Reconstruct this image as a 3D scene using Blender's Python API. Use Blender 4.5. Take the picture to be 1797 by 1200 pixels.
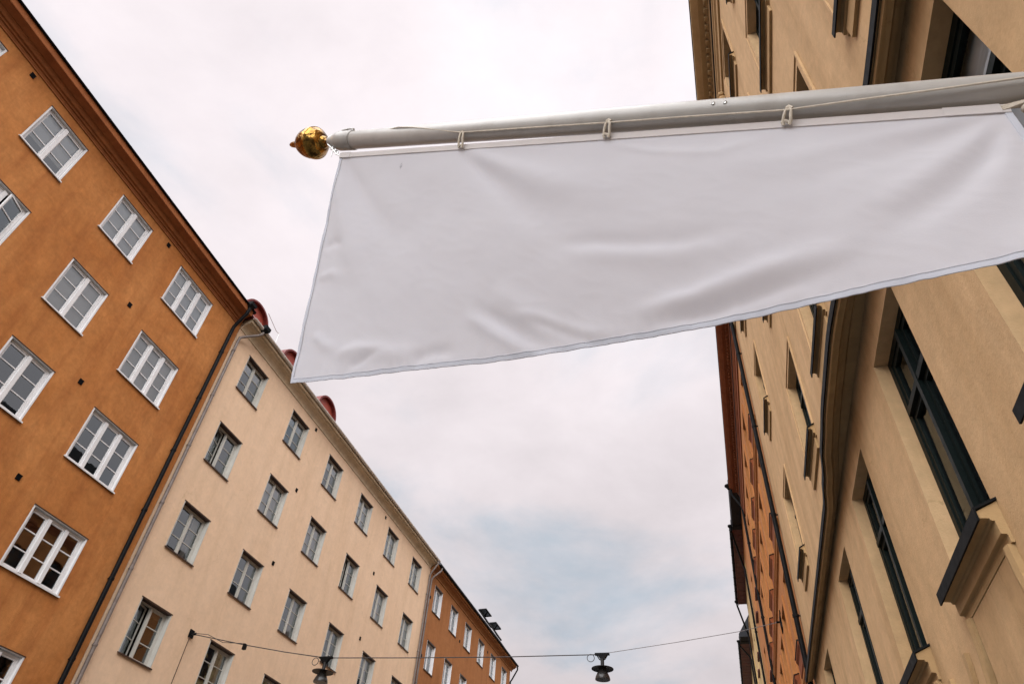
import bpy, math, random
from mathutils import Vector, Matrix, noise

for o in list(bpy.data.objects):
    bpy.data.objects.remove(o)
SC = bpy.context.scene
COL = SC.collection
R = math.radians
PI = math.pi

# ------------------------------------------------------------------ camera
YAW, PITCH, ROLL = R(18.96), R(42.94), R(5.2)
cf = Vector((-math.sin(YAW) * math.cos(PITCH), math.cos(YAW) * math.cos(PITCH), math.sin(PITCH)))
cr0 = Vector((math.cos(YAW), math.sin(YAW), 0))
cu0 = cr0.cross(cf)
cr = cr0 * math.cos(ROLL) + cu0 * math.sin(ROLL)
cu = cu0 * math.cos(ROLL) - cr0 * math.sin(ROLL)
cam = bpy.data.cameras.new('camera')
cam.sensor_width = 36
cam.lens = 36 * 1183 / 1797
cam.clip_start = 0.05
cam.clip_end = 3000
co = bpy.data.objects.new('camera', cam)
COL.objects.link(co)
co.matrix_world = Matrix(((cr.x, cu.x, -cf.x, 0), (cr.y, cu.y, -cf.y, 0), (cr.z, cu.z, -cf.z, 1.6), (0, 0, 0, 1)))
SC.camera = co

# ------------------------------------------------------------------ world and light
SUN_DIR = Vector((0.06, -0.70, 0.71)).normalized()
W = bpy.data.worlds.new('World')
SC.world = W
W.use_nodes = True
nt = W.node_tree
nt.nodes.clear()


def N(t, kind, **kw):
    n = t.nodes.new(kind)
    for k, v in kw.items():
        if k.startswith('i_'):
            key = k[2:]
            key = int(key) if key.isdigit() else key.replace('_', ' ')
            n.inputs[key].default_value = v
        else:
            setattr(n, k, v)
    return n


def math_node(t, op, a, b=None, clamp=False):
    n = t.nodes.new('ShaderNodeMath')
    n.operation = op
    n.use_clamp = clamp
    for i, s in enumerate((a, b)):
        if s is None:
            continue
        if isinstance(s, (int, float)):
            n.inputs[i].default_value = s
        else:
            t.links.new(s, n.inputs[i])
    return n.outputs[0]


def ramp(t, fac, stops, interp='LINEAR'):
    n = t.nodes.new('ShaderNodeValToRGB')
    n.color_ramp.interpolation = interp
    el = n.color_ramp.elements
    while len(el) < len(stops):
        el.new(0.5)
    for e, (p, c) in zip(el, stops):
        e.position = p
        e.color = (c, c, c, 1) if isinstance(c, (int, float)) else (*c, 1)
    t.links.new(fac, n.inputs[0])
    return n.outputs[0]


def mixc(t, fac, a, b, mode='MIX'):
    n = t.nodes.new('ShaderNodeMix')
    n.data_type = 'RGBA'
    n.blend_type = mode
    for i, s in ((0, fac), (6, a), (7, b)):
        if isinstance(s, (int, float)):
            n.inputs[i].default_value = s
        elif isinstance(s, tuple):
            n.inputs[i].default_value = (*s, 1) if len(s) == 3 else s
        else:
            t.links.new(s, n.inputs[i])
    return n.outputs[2]


tc = N(nt, 'ShaderNodeTexCoord')
sky = N(nt, 'ShaderNodeTexSky', sky_type='NISHITA', sun_disc=False)
sky.sun_elevation = math.asin(SUN_DIR.z)
sky.sun_rotation = math.atan2(SUN_DIR.x, SUN_DIR.y)
bg1 = N(nt, 'ShaderNodeBackground')
bg1.inputs[1].default_value = 0.05
nt.links.new(sky.outputs[0], bg1.inputs[0])
sep = N(nt, 'ShaderNodeSeparateXYZ')
nt.links.new(tc.outputs['Generated'], sep.inputs[0])
zz = math_node(nt, 'MAXIMUM', sep.outputs[2], 0.0)
lum = math_node(nt, 'MULTIPLY_ADD', zz, 0.122)
lum.node.inputs[2].default_value = 0.136
# project clouds on a layer so that they foreshorten towards the horizon
den = math_node(nt, 'ADD', zz, 0.22)
px = math_node(nt, 'DIVIDE', sep.outputs[0], den)
py = math_node(nt, 'DIVIDE', sep.outputs[1], den)
cmb = N(nt, 'ShaderNodeCombineXYZ')
nt.links.new(px, cmb.inputs[0])
nt.links.new(py, cmb.inputs[1])
cmb.inputs[2].default_value = 5.3
cn = N(nt, 'ShaderNodeTexNoise', i_Scale=1.25, i_Detail=9.0, i_Roughness=0.56, i_Distortion=0.35)
nt.links.new(cmb.outputs[0], cn.inputs['Vector'])
thin = ramp(nt, cn.outputs[0], [(0.33, 1.0), (0.53, 0.0)], 'EASE')
cn2 = N(nt, 'ShaderNodeTexNoise', i_Scale=3.0, i_Detail=9.0, i_Roughness=0.6, i_Distortion=0.2)
nt.links.new(cmb.outputs[0], cn2.inputs['Vector'])
den2 = ramp(nt, cn2.outputs[0], [(0.30, 0.89), (0.70, 1.07)])
ccol = mixc(nt, thin, (1.0, 0.920, 0.950), (0.65, 0.735, 0.815))
clum = math_node(nt, 'MULTIPLY', lum, den2)
vm = N(nt, 'ShaderNodeVectorMath', operation='SCALE')
nt.links.new(ccol, vm.inputs[0])
nt.links.new(clum, vm.inputs['Scale'])
bg2 = N(nt, 'ShaderNodeBackground')
bg2.inputs[1].default_value = 1.0
nt.links.new(vm.outputs[0], bg2.inputs[0])
mx = N(nt, 'ShaderNodeMixShader')
mf = math_node(nt, 'MULTIPLY', thin, 0.09)
nt.links.new(mf, mx.inputs[0])
nt.links.new(bg2.outputs[0], mx.inputs[1])
nt.links.new(bg1.outputs[0], mx.inputs[2])
wo = N(nt, 'ShaderNodeOutputWorld')
nt.links.new(mx.outputs[0], wo.inputs[0])

sl = bpy.data.lights.new('sun', 'SUN')
sl.energy = 1.5
sl.angle = R(95)
sl.color = (0.955, 0.975, 1.0)
so = bpy.data.objects.new('sun', sl)
COL.objects.link(so)
so.location = (0, 0, 60)
so.rotation_euler = SUN_DIR.to_track_quat('Z', 'Y').to_euler()

SC.view_settings.view_transform = 'Standard'
SC.view_settings.look = 'None'
SC.view_settings.gamma = 1
SC.view_settings.use_curve_mapping = False
SC.view_settings.exposure = 2.08
SC.render.engine = 'CYCLES'
SC.cycles.max_bounces = 8
SC.cycles.diffuse_bounces = 1
SC.cycles.transparent_max_bounces = 12

# ------------------------------------------------------------------ materials


def new_mat(name):
    m = bpy.data.materials.new(name)
    m.use_nodes = True
    t = m.node_tree
    t.nodes.clear()
    b = N(t, 'ShaderNodeBsdfPrincipled')
    o = N(t, 'ShaderNodeOutputMaterial')
    t.links.new(b.outputs[0], o.inputs[0])
    return m, t, b


def world_pos(t, scale=(1, 1, 1), loc=(0, 0, 0)):
    g = N(t, 'ShaderNodeNewGeometry')
    mp = N(t, 'ShaderNodeMapping')
    mp.inputs['Scale'].default_value = scale
    mp.inputs['Location'].default_value = loc
    t.links.new(g.outputs['Position'], mp.inputs[0])
    return mp.outputs[0]


def noise_tex(t, vec, scale, detail=5, rough=0.55, dist=0.0):
    n = N(t, 'ShaderNodeTexNoise', i_Scale=scale, i_Detail=detail, i_Roughness=rough, i_Distortion=dist)
    t.links.new(vec, n.inputs['Vector'])
    return n.outputs[0]


def plaster(name, base, patch, stain, seed=0.0, patch_amt=0.55, stain_amt=0.45, grain=0.10, crack=0.45):
    m, t, b = new_mat(name)
    v = world_pos(t, loc=(seed, seed * 1.7, seed * 0.6))
    big = ramp(t, noise_tex(t, v, 0.42, 6, 0.6, 0.6), [(0.32, 0.0), (0.70, 1.0)])
    c = mixc(t, math_node(t, 'MULTIPLY', big, patch_amt), base, patch)
    vs = world_pos(t, (1.9, 1.9, 0.20), (seed * 2.1, 3.3 + seed, 0))
    stk = ramp(t, noise_tex(t, vs, 1.3, 7, 0.62, 0.2), [(0.46, 0.0), (0.76, 1.0)])
    c = mixc(t, math_node(t, 'MULTIPLY', stk, stain_amt), c, stain)
    vo = N(t, 'ShaderNodeTexVoronoi', feature='DISTANCE_TO_EDGE', i_Scale=0.55)
    wv = N(t, 'ShaderNodeVectorMath', operation='ADD')
    nz = N(t, 'ShaderNodeTexNoise', i_Scale=1.6, i_Detail=6.0, i_Roughness=0.6)
    t.links.new(v, nz.inputs['Vector'])
    t.links.new(v, wv.inputs[0])
    t.links.new(nz.outputs['Color'], wv.inputs[1])
    t.links.new(wv.outputs[0], vo.inputs['Vector'])
    ck = ramp(t, vo.outputs['Distance'], [(0.0, 1.0), (0.0055, 0.0)])
    msk = ramp(t, noise_tex(t, v, 0.7, 3, 0.5), [(0.52, 0.0), (0.62, 1.0)])
    c = mixc(t, math_node(t, 'MULTIPLY', math_node(t, 'MULTIPLY', ck, msk), crack), c, stain)
    med = ramp(t, noise_tex(t, v, 2.3, 7, 0.62, 0.8), [(0.30, 1.0 - grain * 0.9), (0.70, 1.0 + grain * 0.9)])
    c = mixc(t, 1.0, c, med, 'MULTIPLY')
    fine = ramp(t, noise_tex(t, v, 9.0, 8, 0.65), [(0.25, 1.0 - grain), (0.75, 1.0 + grain)])
    c = mixc(t, 1.0, c, fine, 'MULTIPLY')
    t.links.new(c, b.inputs['Base Color'])
    b.inputs['Roughness'].default_value = 0.88
    b.inputs['Specular IOR Level'].default_value = 0.25
    bh = noise_tex(t, v, 34.0, 6, 0.7)
    bw = noise_tex(t, v, 2.2, 4, 0.5)
    hh = math_node(t, 'ADD', math_node(t, 'MULTIPLY', bw, 2.5), bh)
    bp = N(t, 'ShaderNodeBump', i_Strength=0.35, i_Distance=0.012)
    t.links.new(hh, bp.inputs['Height'])
    t.links.new(bp.outputs[0], b.inputs['Normal'])
    return m


def paint(name, col, rough=0.5, var=0.12, metal=0.0, scale=3.0, spec=0.4, dirt=None, dirt_amt=0.4):
    m, t, b = new_mat(name)
    v = world_pos(t)
    n = ramp(t, noise_tex(t, v, scale, 6, 0.6), [(0.25, 1 - var), (0.75, 1 + var)])
    c = mixc(t, 1.0, tuple(col), n, 'MULTIPLY')
    if dirt:
        d = ramp(t, noise_tex(t, v, scale * 2.3, 7, 0.65, 0.3), [(0.48, 0.0), (0.75, 1.0)])
        c = mixc(t, math_node(t, 'MULTIPLY', d, dirt_amt), c, dirt)
    t.links.new(c, b.inputs['Base Color'])
    rr = ramp(t, noise_tex(t, v, scale * 4, 4, 0.6), [(0.2, max(0.03, rough - 0.12)), (0.8, min(1, rough + 0.12))])
    t.links.new(rr, b.inputs['Roughness'])
    b.inputs['Metallic'].default_value = metal
    b.inputs['Specular IOR Level'].default_value = spec
    bp = N(t, 'ShaderNodeBump', i_Strength=0.12, i_Distance=0.004)
    t.links.new(noise_tex(t, v, 60, 4, 0.6), bp.inputs['Height'])
    t.links.new(bp.outputs[0], b.inputs['Normal'])
    return m


def glass(name, base_refl, ior, tint):
    m, t, b = new_mat(name)
    t.nodes.remove(b)
    out = [n for n in t.nodes if n.type == 'OUTPUT_MATERIAL'][0]
    tr = N(t, 'ShaderNodeBsdfTransparent')
    tr.inputs[0].default_value = (*tint, 1)
    gl = N(t, 'ShaderNodeBsdfGlossy', i_Roughness=0.012)
    gl.inputs[0].default_value = (0.88, 0.96, 1.0, 1)
    v = world_pos(t)
    bp = N(t, 'ShaderNodeBump', i_Strength=0.05, i_Distance=0.02)
    t.links.new(noise_tex(t, v, 2.6, 2, 0.5), bp.inputs['Height'])
    t.links.new(bp.outputs[0], gl.inputs['Normal'])
    fr = N(t, 'ShaderNodeFresnel', i_IOR=ior)
    f = math_node(t, 'ADD', fr.outputs[0], base_refl, clamp=True)
    ms = N(t, 'ShaderNodeMixShader')
    t.links.new(f, ms.inputs[0])
    t.links.new(tr.outputs[0], ms.inputs[1])
    t.links.new(gl.outputs[0], ms.inputs[2])
    t.links.new(ms.outputs[0], out.inputs[0])
    return m


M = {}
M['orange'] = plaster('orange_plaster', (0.43, 0.150, 0.036), (0.57, 0.237, 0.074), (0.29, 0.083, 0.020), 1.0, 0.9, 0.6, 0.13)
M['cream'] = plaster('cream_plaster', (0.80, 0.55, 0.36), (0.84, 0.59, 0.40), (0.56, 0.36, 0.20), 4.0, 0.9, 0.28, 0.05)
M['brown'] = plaster('brown_plaster', (0.36, 0.138, 0.045), (0.41, 0.17, 0.06), (0.22, 0.08, 0.025), 7.0, 0.6, 0.4)
M['ochre'] = plaster('ochre_plaster', (0.69, 0.455, 0.243), (0.62, 0.395, 0.195), (0.38, 0.215, 0.088), 2.0, 0.7, 0.5, 0.09)
M['ochre_trim'] = plaster('ochre_trim_plaster', (0.52, 0.335, 0.16), (0.57, 0.375, 0.195), (0.30, 0.17, 0.07), 9.0, 0.5, 0.4, 0.06)
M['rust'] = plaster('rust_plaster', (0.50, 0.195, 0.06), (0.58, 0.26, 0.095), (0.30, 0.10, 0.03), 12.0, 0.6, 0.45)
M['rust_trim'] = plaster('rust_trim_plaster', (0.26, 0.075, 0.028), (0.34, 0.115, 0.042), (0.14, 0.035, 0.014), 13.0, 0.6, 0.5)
M['far_yellow'] = plaster('pale_yellow_plaster', (0.66, 0.46, 0.20), (0.72, 0.52, 0.27), (0.40, 0.24, 0.1), 15.0, 0.6, 0.4)
M['cornice_orange'] = plaster('brown_orange_cornice_plaster', (0.32, 0.10, 0.032), (0.40, 0.14, 0.045), (0.18, 0.05, 0.015), 5.0, 0.6, 0.5)
M['cornice_cream'] = plaster('cream_cornice_plaster', (0.70, 0.54, 0.36), (0.78, 0.62, 0.44), (0.40, 0.28, 0.15), 6.0, 0.6, 0.5)
M['white'] = paint('white_paint', (0.80, 0.77, 0.76), 0.45, 0.06, scale=1.5, dirt=(0.5, 0.45, 0.4), dirt_amt=0.25)
M['offwhite'] = paint('grey_white_paint', (0.56, 0.53, 0.47), 0.5, 0.08, scale=1.5, dirt=(0.3, 0.24, 0.18), dirt_amt=0.3)
M['green'] = paint('dark_green_paint', (0.006, 0.011, 0.010), 0.5, 0.2, scale=2.0, spec=0.12)
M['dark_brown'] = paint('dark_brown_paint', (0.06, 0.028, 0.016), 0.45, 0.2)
M['black'] = paint('black_metal_paint', (0.005, 0.005, 0.0055), 0.5, 0.25, spec=0.1, dirt=(0.02, 0.013, 0.01))
M['sheet'] = paint('dark_sheet_metal', (0.008, 0.009, 0.0095), 0.65, 0.25, spec=0.1)
M['grey_pipe'] = paint('grey_brown_pipe_paint', (0.20, 0.16, 0.14), 0.45, 0.2, dirt=(0.10, 0.05, 0.03), dirt_amt=0.6)
M['gutter'] = paint('pale_gutter_paint', (0.74, 0.66, 0.58), 0.45, 0.1, dirt=(0.3, 0.24, 0.2), dirt_amt=0.5)
M['red_roof'] = paint('red_roof_sheet_paint', (0.17, 0.028, 0.022), 0.5, 0.2, dirt=(0.12, 0.02, 0.018), dirt_amt=0.5)
M['red_panel'] = paint('bright_red_dormer_paint', (0.36, 0.065, 0.04), 0.5, 0.15, dirt=(0.25, 0.04, 0.03))
M['dark_red'] = paint('dark_red_board_paint', (0.13, 0.028, 0.018), 0.55, 0.25, scale=4)
M['black_roof'] = paint('black_roof_sheet', (0.018, 0.018, 0.02), 0.6, 0.2, spec=0.15)
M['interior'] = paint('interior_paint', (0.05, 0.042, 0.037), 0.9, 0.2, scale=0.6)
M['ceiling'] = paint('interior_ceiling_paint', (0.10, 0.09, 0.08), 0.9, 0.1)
M['curtain'] = paint('pale_curtain_cloth', (0.80, 0.82, 0.85), 0.9, 0.1, scale=2)  # cloth of the curtains and of the blinds that imitate reflected sky
M['curtain_brown'] = paint('brown_curtain_cloth', (0.075, 0.05, 0.045), 0.9, 0.2, scale=3)
M['glass'] = glass('window_glass', 0.13, 1.5, (0.92, 0.96, 0.97))
M['glass_near'] = glass('near_window_glass', 0.03, 1.30, (0.86, 0.90, 0.90))
M['pole'] = paint('grey_white_pole_paint', (0.50, 0.47, 0.435), 0.35, 0.10, scale=3.0, spec=0.5, dirt=(0.30, 0.25, 0.21), dirt_amt=0.45)
M['steel'] = paint('steel_metal', (0.55, 0.54, 0.52), 0.3, 0.15, metal=0.9)
M['lamp'] = paint('dark_lamp_paint', (0.012, 0.010, 0.009), 0.4, 0.2, spec=0.15)
M['lamp_bowl'] = paint('grey_lamp_bowl', (0.035, 0.032, 0.03), 0.3, 0.15, spec=0.5)
M['rope'] = paint('cream_rope_fibre', (0.62, 0.54, 0.44), 0.9, 0.2, scale=40, dirt=(0.35, 0.28, 0.2))
M['wire'] = paint('dark_wire_metal', (0.05, 0.04, 0.038), 0.6, 0.2)
M['thin_wire'] = paint('grey_wire_metal', (0.22, 0.2, 0.2), 0.6, 0.2)
M['asphalt'] = paint('asphalt', (0.05, 0.05, 0.051), 0.9, 0.25, scale=1.0)
M['paving'] = paint('granite_paving', (0.12, 0.115, 0.11), 0.85, 0.15, scale=1.2)
M['ground'] = paint('earth', (0.2, 0.18, 0.15), 0.95, 0.2, scale=0.1)

gm, gt, gb = new_mat('polished_gold')
gv = world_pos(gt)
gb.inputs['Metallic'].default_value = 1
gc = mixc(gt, ramp(gt, noise_tex(gt, gv, 26, 5, 0.6), [(0.45, 0.0), (0.62, 1.0)]), (0.44, 0.245, 0.06), (0.10, 0.05, 0.015))
gt.links.new(gc, gb.inputs['Base Color'])
gb.inputs['Roughness'].default_value = 0.2
gbp = N(gt, 'ShaderNodeBump', i_Strength=0.8, i_Distance=0.012)
gt.links.new(noise_tex(gt, gv, 30, 3, 0.5), gbp.inputs['Height'])
gt.links.new(gbp.outputs[0], gb.inputs['Normal'])
M['gold'] = gm


def fabric(name, col, trans, marks=()):
    m, t, b = new_mat(name)
    t.nodes.remove(b)
    out = [n for n in t.nodes if n.type == 'OUTPUT_MATERIAL'][0]
    v = world_pos(t)
    n = ramp(t, noise_tex(t, v, 1.4, 6, 0.6), [(0.3, 0.97), (0.7, 1.02)])
    c = mixc(t, 1.0, col, n, 'MULTIPLY')
    if marks:   # small grey scuffs on the cloth
        g = N(t, 'ShaderNodeNewGeometry')
        for (p, axis, ln, wd) in marks:
            sb = N(t, 'ShaderNodeVectorMath', operation='SUBTRACT')
            t.links.new(g.outputs['Position'], sb.inputs[0])
            sb.inputs[1].default_value = p
            dt = N(t, 'ShaderNodeVectorMath', operation='DOT_PRODUCT')
            t.links.new(sb.outputs[0], dt.inputs[0])
            dt.inputs[1].default_value = axis
            le = N(t, 'ShaderNodeVectorMath', operation='LENGTH')
            t.links.new(sb.outputs[0], le.inputs[0])
            al = math_node(t, 'ABSOLUTE', dt.outputs['Value'])
            pr = math_node(t, 'SQRT', math_node(t, 'MAXIMUM', math_node(t, 'SUBTRACT', math_node(t, 'POWER', le.outputs['Value'], 2.0), math_node(t, 'POWER', al, 2.0)), 0.0))
            e = math_node(t, 'ADD', math_node(t, 'DIVIDE', al, ln), math_node(t, 'DIVIDE', pr, wd))
            k = ramp(t, e, [(0.4, 1.0), (1.0, 0.0)])
            br = ramp(t, noise_tex(t, v, 130, 4, 0.6), [(0.42, 0.0), (0.6, 1.0)])
            c = mixc(t, math_node(t, 'MULTIPLY', math_node(t, 'MULTIPLY', k, br), 0.7), c, (0.25, 0.26, 0.32))
    d = N(t, 'ShaderNodeBsdfDiffuse', i_Roughness=0.6)
    tl = N(t, 'ShaderNodeBsdfTranslucent')
    t.links.new(c, d.inputs[0])
    t.links.new(c, tl.inputs[0])
    bp = N(t, 'ShaderNodeBump', i_Strength=0.25, i_Distance=0.003)
    h = math_node(t, 'ADD', noise_tex(t, v, 240, 3, 0.6), math_node(t, 'MULTIPLY', noise_tex(t, v, 14, 5, 0.55), 3.0))
    t.links.new(h, bp.inputs['Height'])
    t.links.new(bp.outputs[0], d.inputs['Normal'])
    ms = N(t, 'ShaderNodeMixShader', i_0=trans)
    t.links.new(d.outputs[0], ms.inputs[1])
    t.links.new(tl.outputs[0], ms.inputs[2])
    t.links.new(ms.outputs[0], out.inputs[0])
    return m


M['flag'] = fabric('white_flag_cloth', (0.92, 0.935, 1.0), 0.48, (
    ((-1.198, 1.572, 4.455), (-0.03, 0.22, -0.97), 0.045, 0.012), ((0.318, 1.481, 3.134), (-0.5, 0.25, -0.83), 0.05, 0.016)))
M['hem'] = fabric('white_hem_cloth', (0.86, 0.87, 0.92), 0.40)
M['stitch'] = paint('grey_stitching_thread', (0.55, 0.55, 0.60), 0.9, 0.1)
M['sleeve'] = fabric('cream_webbing', (0.92, 0.87, 0.85), 0.30)

# ------------------------------------------------------------------ mesh helpers


class MB:
    def __init__(s):
        s.v, s.f, s.mi = [], [], []

    def add(s, vs, fs, mi=0):
        b = len(s.v)
        s.v += [tuple(p) for p in vs]
        s.f += [tuple(b + i for i in f) for f in fs]
        s.mi += [mi] * len(fs)

    def box(s, x0, x1, y0, y1, z0, z1, mi=0):
        if x0 > x1:
            x0, x1 = x1, x0
        if y0 > y1:
            y0, y1 = y1, y0
        if z0 > z1:
            z0, z1 = z1, z0
        s.add([(x0, y0, z0), (x1, y0, z0), (x1, y1, z0), (x0, y1, z0), (x0, y0, z1), (x1, y0, z1), (x1, y1, z1), (x0, y1, z1)],
              [(0, 3, 2, 1), (4, 5, 6, 7), (0, 1, 5, 4), (1, 2, 6, 5), (2, 3, 7, 6), (3, 0, 4, 7)], mi)

    def prism_y(s, prof, y0, y1, mi=0):
        n = len(prof)
        a = [(x, y0, z) for x, z in prof] + [(x, y1, z) for x, z in prof]
        s.add(a, [(i, (i + 1) % n, n + (i + 1) % n, n + i) for i in range(n)] + [tuple(range(n - 1, -1, -1)), tuple(range(n, 2 * n))], mi)

    def sweep(s, sections, mi=0):
        n = len(sections[0])
        vs = [p for sec in sections for p in sec]
        fs = []
        for k in range(len(sections) - 1):
            for i in range(n):
                j = (i + 1) % n
                fs.append((k * n + i, k * n + j, (k + 1) * n + j, (k + 1) * n + i))
        fs.append(tuple(range(n - 1, -1, -1)))
        m = (len(sections) - 1) * n
        fs.append(tuple(range(m, m + n)))
        s.add(vs, fs, mi)

    def tube(s, path, r, n=10, mi=0, caps=True):
        path = [Vector(p) for p in path]
        rs = r if isinstance(r, (list, tuple)) else [r] * len(path)
        secs = []
        up = None
        for k, p in enumerate(path):
            if k == 0:
                t = path[1] - p
            elif k == len(path) - 1:
                t = p - path[k - 1]
            else:
                t = (path[k + 1] - p).normalized() + (p - path[k - 1]).normalized()
            t.normalize()
            if up is None:
                up = t.orthogonal().normalized()
            else:
                up = (up - t * up.dot(t))
                up = up.normalized() if up.length > 1e-6 else t.orthogonal().normalized()
            w = t.cross(up)
            secs.append([tuple(p + up * (rs[k] * math.cos(2 * PI * i / n)) + w * (rs[k] * math.sin(2 * PI * i / n))) for i in range(n)])
        s.sweep(secs, mi)

    def lathe(s, org, axis, prof, n=28, mi=0):
        """prof: (distance along axis, radius)"""
        org, axis = Vector(org), Vector(axis).normalized()
        u = axis.orthogonal().normalized()
        w = axis.cross(u)
        secs = [[tuple(org + axis * a + u * (r * math.cos(2 * PI * i / n)) + w * (r * math.sin(2 * PI * i / n))) for i in range(n)] for a, r in prof]
        s.sweep(secs, mi)

    def mesh(s, name, mats, smooth=False, org=(0, 0, 0)):
        me = bpy.data.meshes.new(name)
        ox, oy, oz = org
        me.from_pydata([(x - ox, y - oy, z - oz) for x, y, z in s.v], [], s.f)
        if not isinstance(mats, (list, tuple)):
            mats = [mats]
        for m in mats:
            me.materials.append(M[m])
        for p, i in zip(me.polygons, s.mi):
            p.material_index = i
        if smooth:
            for p in me.polygons:
                p.use_smooth = True
            try:
                me.set_sharp_from_angle(angle=R(40))
            except Exception:
                pass
        me.update()
        return me

    def build(s, name, mats, parent=None, smooth=False, org=None):
        """vertices are in world coordinates; the object sits at its parent's origin"""
        po = Vector((0, 0, 0))
        q = parent
        while q is not None:
            po = po + q.location
            q = q.parent
        o = bpy.data.objects.new(name, s.mesh(name, mats, smooth, po if org is None else org))
        COL.objects.link(o)
        if parent is not None:
            o.parent = parent
        elif org is not None:
            o.location = org
        return o


def empty(name, loc, label, cat, group=None):
    o = bpy.data.objects.new(name, None)
    COL.objects.link(o)
    o.empty_display_size = 0.3
    o.location = loc
    tag(o, label, cat, group)
    return o


def tag(o, label=None, cat=None, group=None, kind=None):
    if label:
        o['label'] = label
    if cat:
        o['category'] = cat
    if group:
        o['group'] = group
    if kind:
        o['kind'] = kind


def link(name, me, parent, loc=(0, 0, 0), mat=None):
    o = bpy.data.objects.new(name, me)
    COL.objects.link(o)
    o.parent = parent
    if mat is not None:
        o.matrix_local = mat
    else:
        o.location = loc
    return o


# ------------------------------------------------------------------ street surfaces
m = MB(); m.box(-400, 400, -300, 600, -1.2, -0.30); tag(m.build('ground', 'ground'), kind='structure')
m = MB(); m.box(-12.6, -2.0, -60, 140, -0.29, -0.12); tag(m.build('road', 'asphalt'), kind='structure')
for nm, a, b in (('pavement', -1.85, 2.2), ('pavement', -15.4, -12.75)):
    m = MB(); m.box(a, b, -60, 140, -0.29, 0.0); tag(m.build(nm, 'paving'), kind='structure')
for a, b in ((-2.0, -1.85), (-12.75, -12.6)):
    m = MB(); m.box(a, b, -60, 140, -0.29, 0.004); tag(m.build('kerb', 'paving'), kind='structure')

# ------------------------------------------------------------------ building helpers


def wall_mesh(X0, out, y0, y1, z0, z1, openings, depth, back, zroof):
    """street wall with real openings and reveals, closed at the sides and the back"""
    m = MB()
    ys = sorted({y0, y1, *[o[0] for o in openings], *[o[1] for o in openings]})
    zs = sorted({z0, z1, *[o[2] for o in openings], *[o[3] for o in openings]})
    idx = {}

    def vid(y, z):
        if (y, z) not in idx:
            idx[(y, z)] = len(m.v)
            m.v.append((X0, y, z))
        return idx[(y, z)]
    for i in range(len(ys) - 1):
        for j in range(len(zs) - 1):
            cy_, cz_ = (ys[i] + ys[i + 1]) / 2, (zs[j] + zs[j + 1]) / 2
            if any(o[0] < cy_ < o[1] and o[2] < cz_ < o[3] for o in openings):
                continue
            q = (vid(ys[i], zs[j]), vid(ys[i + 1], zs[j]), vid(ys[i + 1], zs[j + 1]), vid(ys[i], zs[j + 1]))
            m.f.append(q if out > 0 else q[::-1])
            m.mi.append(0)
    xb = X0 - out * depth
    for a, b, c, d in openings:
        m.add([(X0, a, c), (X0, b, c), (X0, b, d), (X0, a, d), (xb, a, c), (xb, b, c), (xb, b, d), (xb, a, d)],
              [(0, 1, 5, 4), (1, 2, 6, 5), (2, 3, 7, 6), (3, 0, 4, 7)])
    xk = X0 - out * back
    m.add([(X0, y0, z0), (xk, y0, z0), (xk, y0, z1), (X0, y0, z1), (X0, y1, z0), (xk, y1, z0), (xk, y1, z1), (X0, y1, z1)],
          [(0, 1, 2, 3), (4, 5, 6, 7), (1, 5, 6, 2)])
    return m


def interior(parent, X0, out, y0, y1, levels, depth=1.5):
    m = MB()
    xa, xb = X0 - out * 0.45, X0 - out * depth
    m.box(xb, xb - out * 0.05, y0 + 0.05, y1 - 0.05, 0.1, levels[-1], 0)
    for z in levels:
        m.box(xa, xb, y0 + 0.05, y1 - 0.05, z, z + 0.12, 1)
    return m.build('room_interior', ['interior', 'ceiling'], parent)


CACHE = {}
RND = random.Random(5)


def rect_frame(m, x0, x1, ya, yb, za, zb, w, mi=0):
    m.box(x0, x1, ya, yb, zb - w, zb, mi)
    m.box(x0, x1, ya, yb, za, za + w, mi)
    m.box(x0, x1, ya, ya + w, za + w, zb - w, mi)
    m.box(x0, x1, yb - w, yb, za + w, zb - w, mi)


STY = {
    'orange': dict(r=0.07, liner=0.045, fw=0.05, mull=0.10, mproud=0.045, sash=0.04, munt=0.026, rows=[1 / 3, 2 / 3], frame='white', sill='white', sill_p=0.055, sill_t=0.035, sill_e=0.03, glass='glass', cur='curtain'),
    'cream': dict(r=0.15, liner=0.03, fw=0.045, mull=0.06, mproud=0.015, sash=0.038, munt=0.022, rows=[1 / 3, 2 / 3], frame='offwhite', sill='dark_brown', sill_p=0.05, sill_t=0.035, sill_e=0.02, glass='glass', cur='curtain'),
    'brown': dict(r=0.13, liner=0.02, fw=0.045, mull=0.06, mproud=0.01, sash=0.038, munt=0.022, rows=[1 / 3, 2 / 3], frame='white', sill='dark_brown', sill_p=0.05, sill_t=0.035, sill_e=0.02, glass='glass', cur='curtain'),
    'near': dict(r=0.12, liner=0, fw=0.075, mull=0.060, mproud=0.03, sash=0.050, munt=0.085, rows=[0.70], frame='green', sill=None, glass='glass_near', cur='curtain_brown'),
    'rust': dict(r=0.14, liner=0, fw=0.06, mull=0.07, mproud=0.02, sash=0.05, munt=0.06, rows=[0.68], frame='dark_brown', sill=None, glass='glass_near', cur='curtain_brown'),
}


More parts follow.
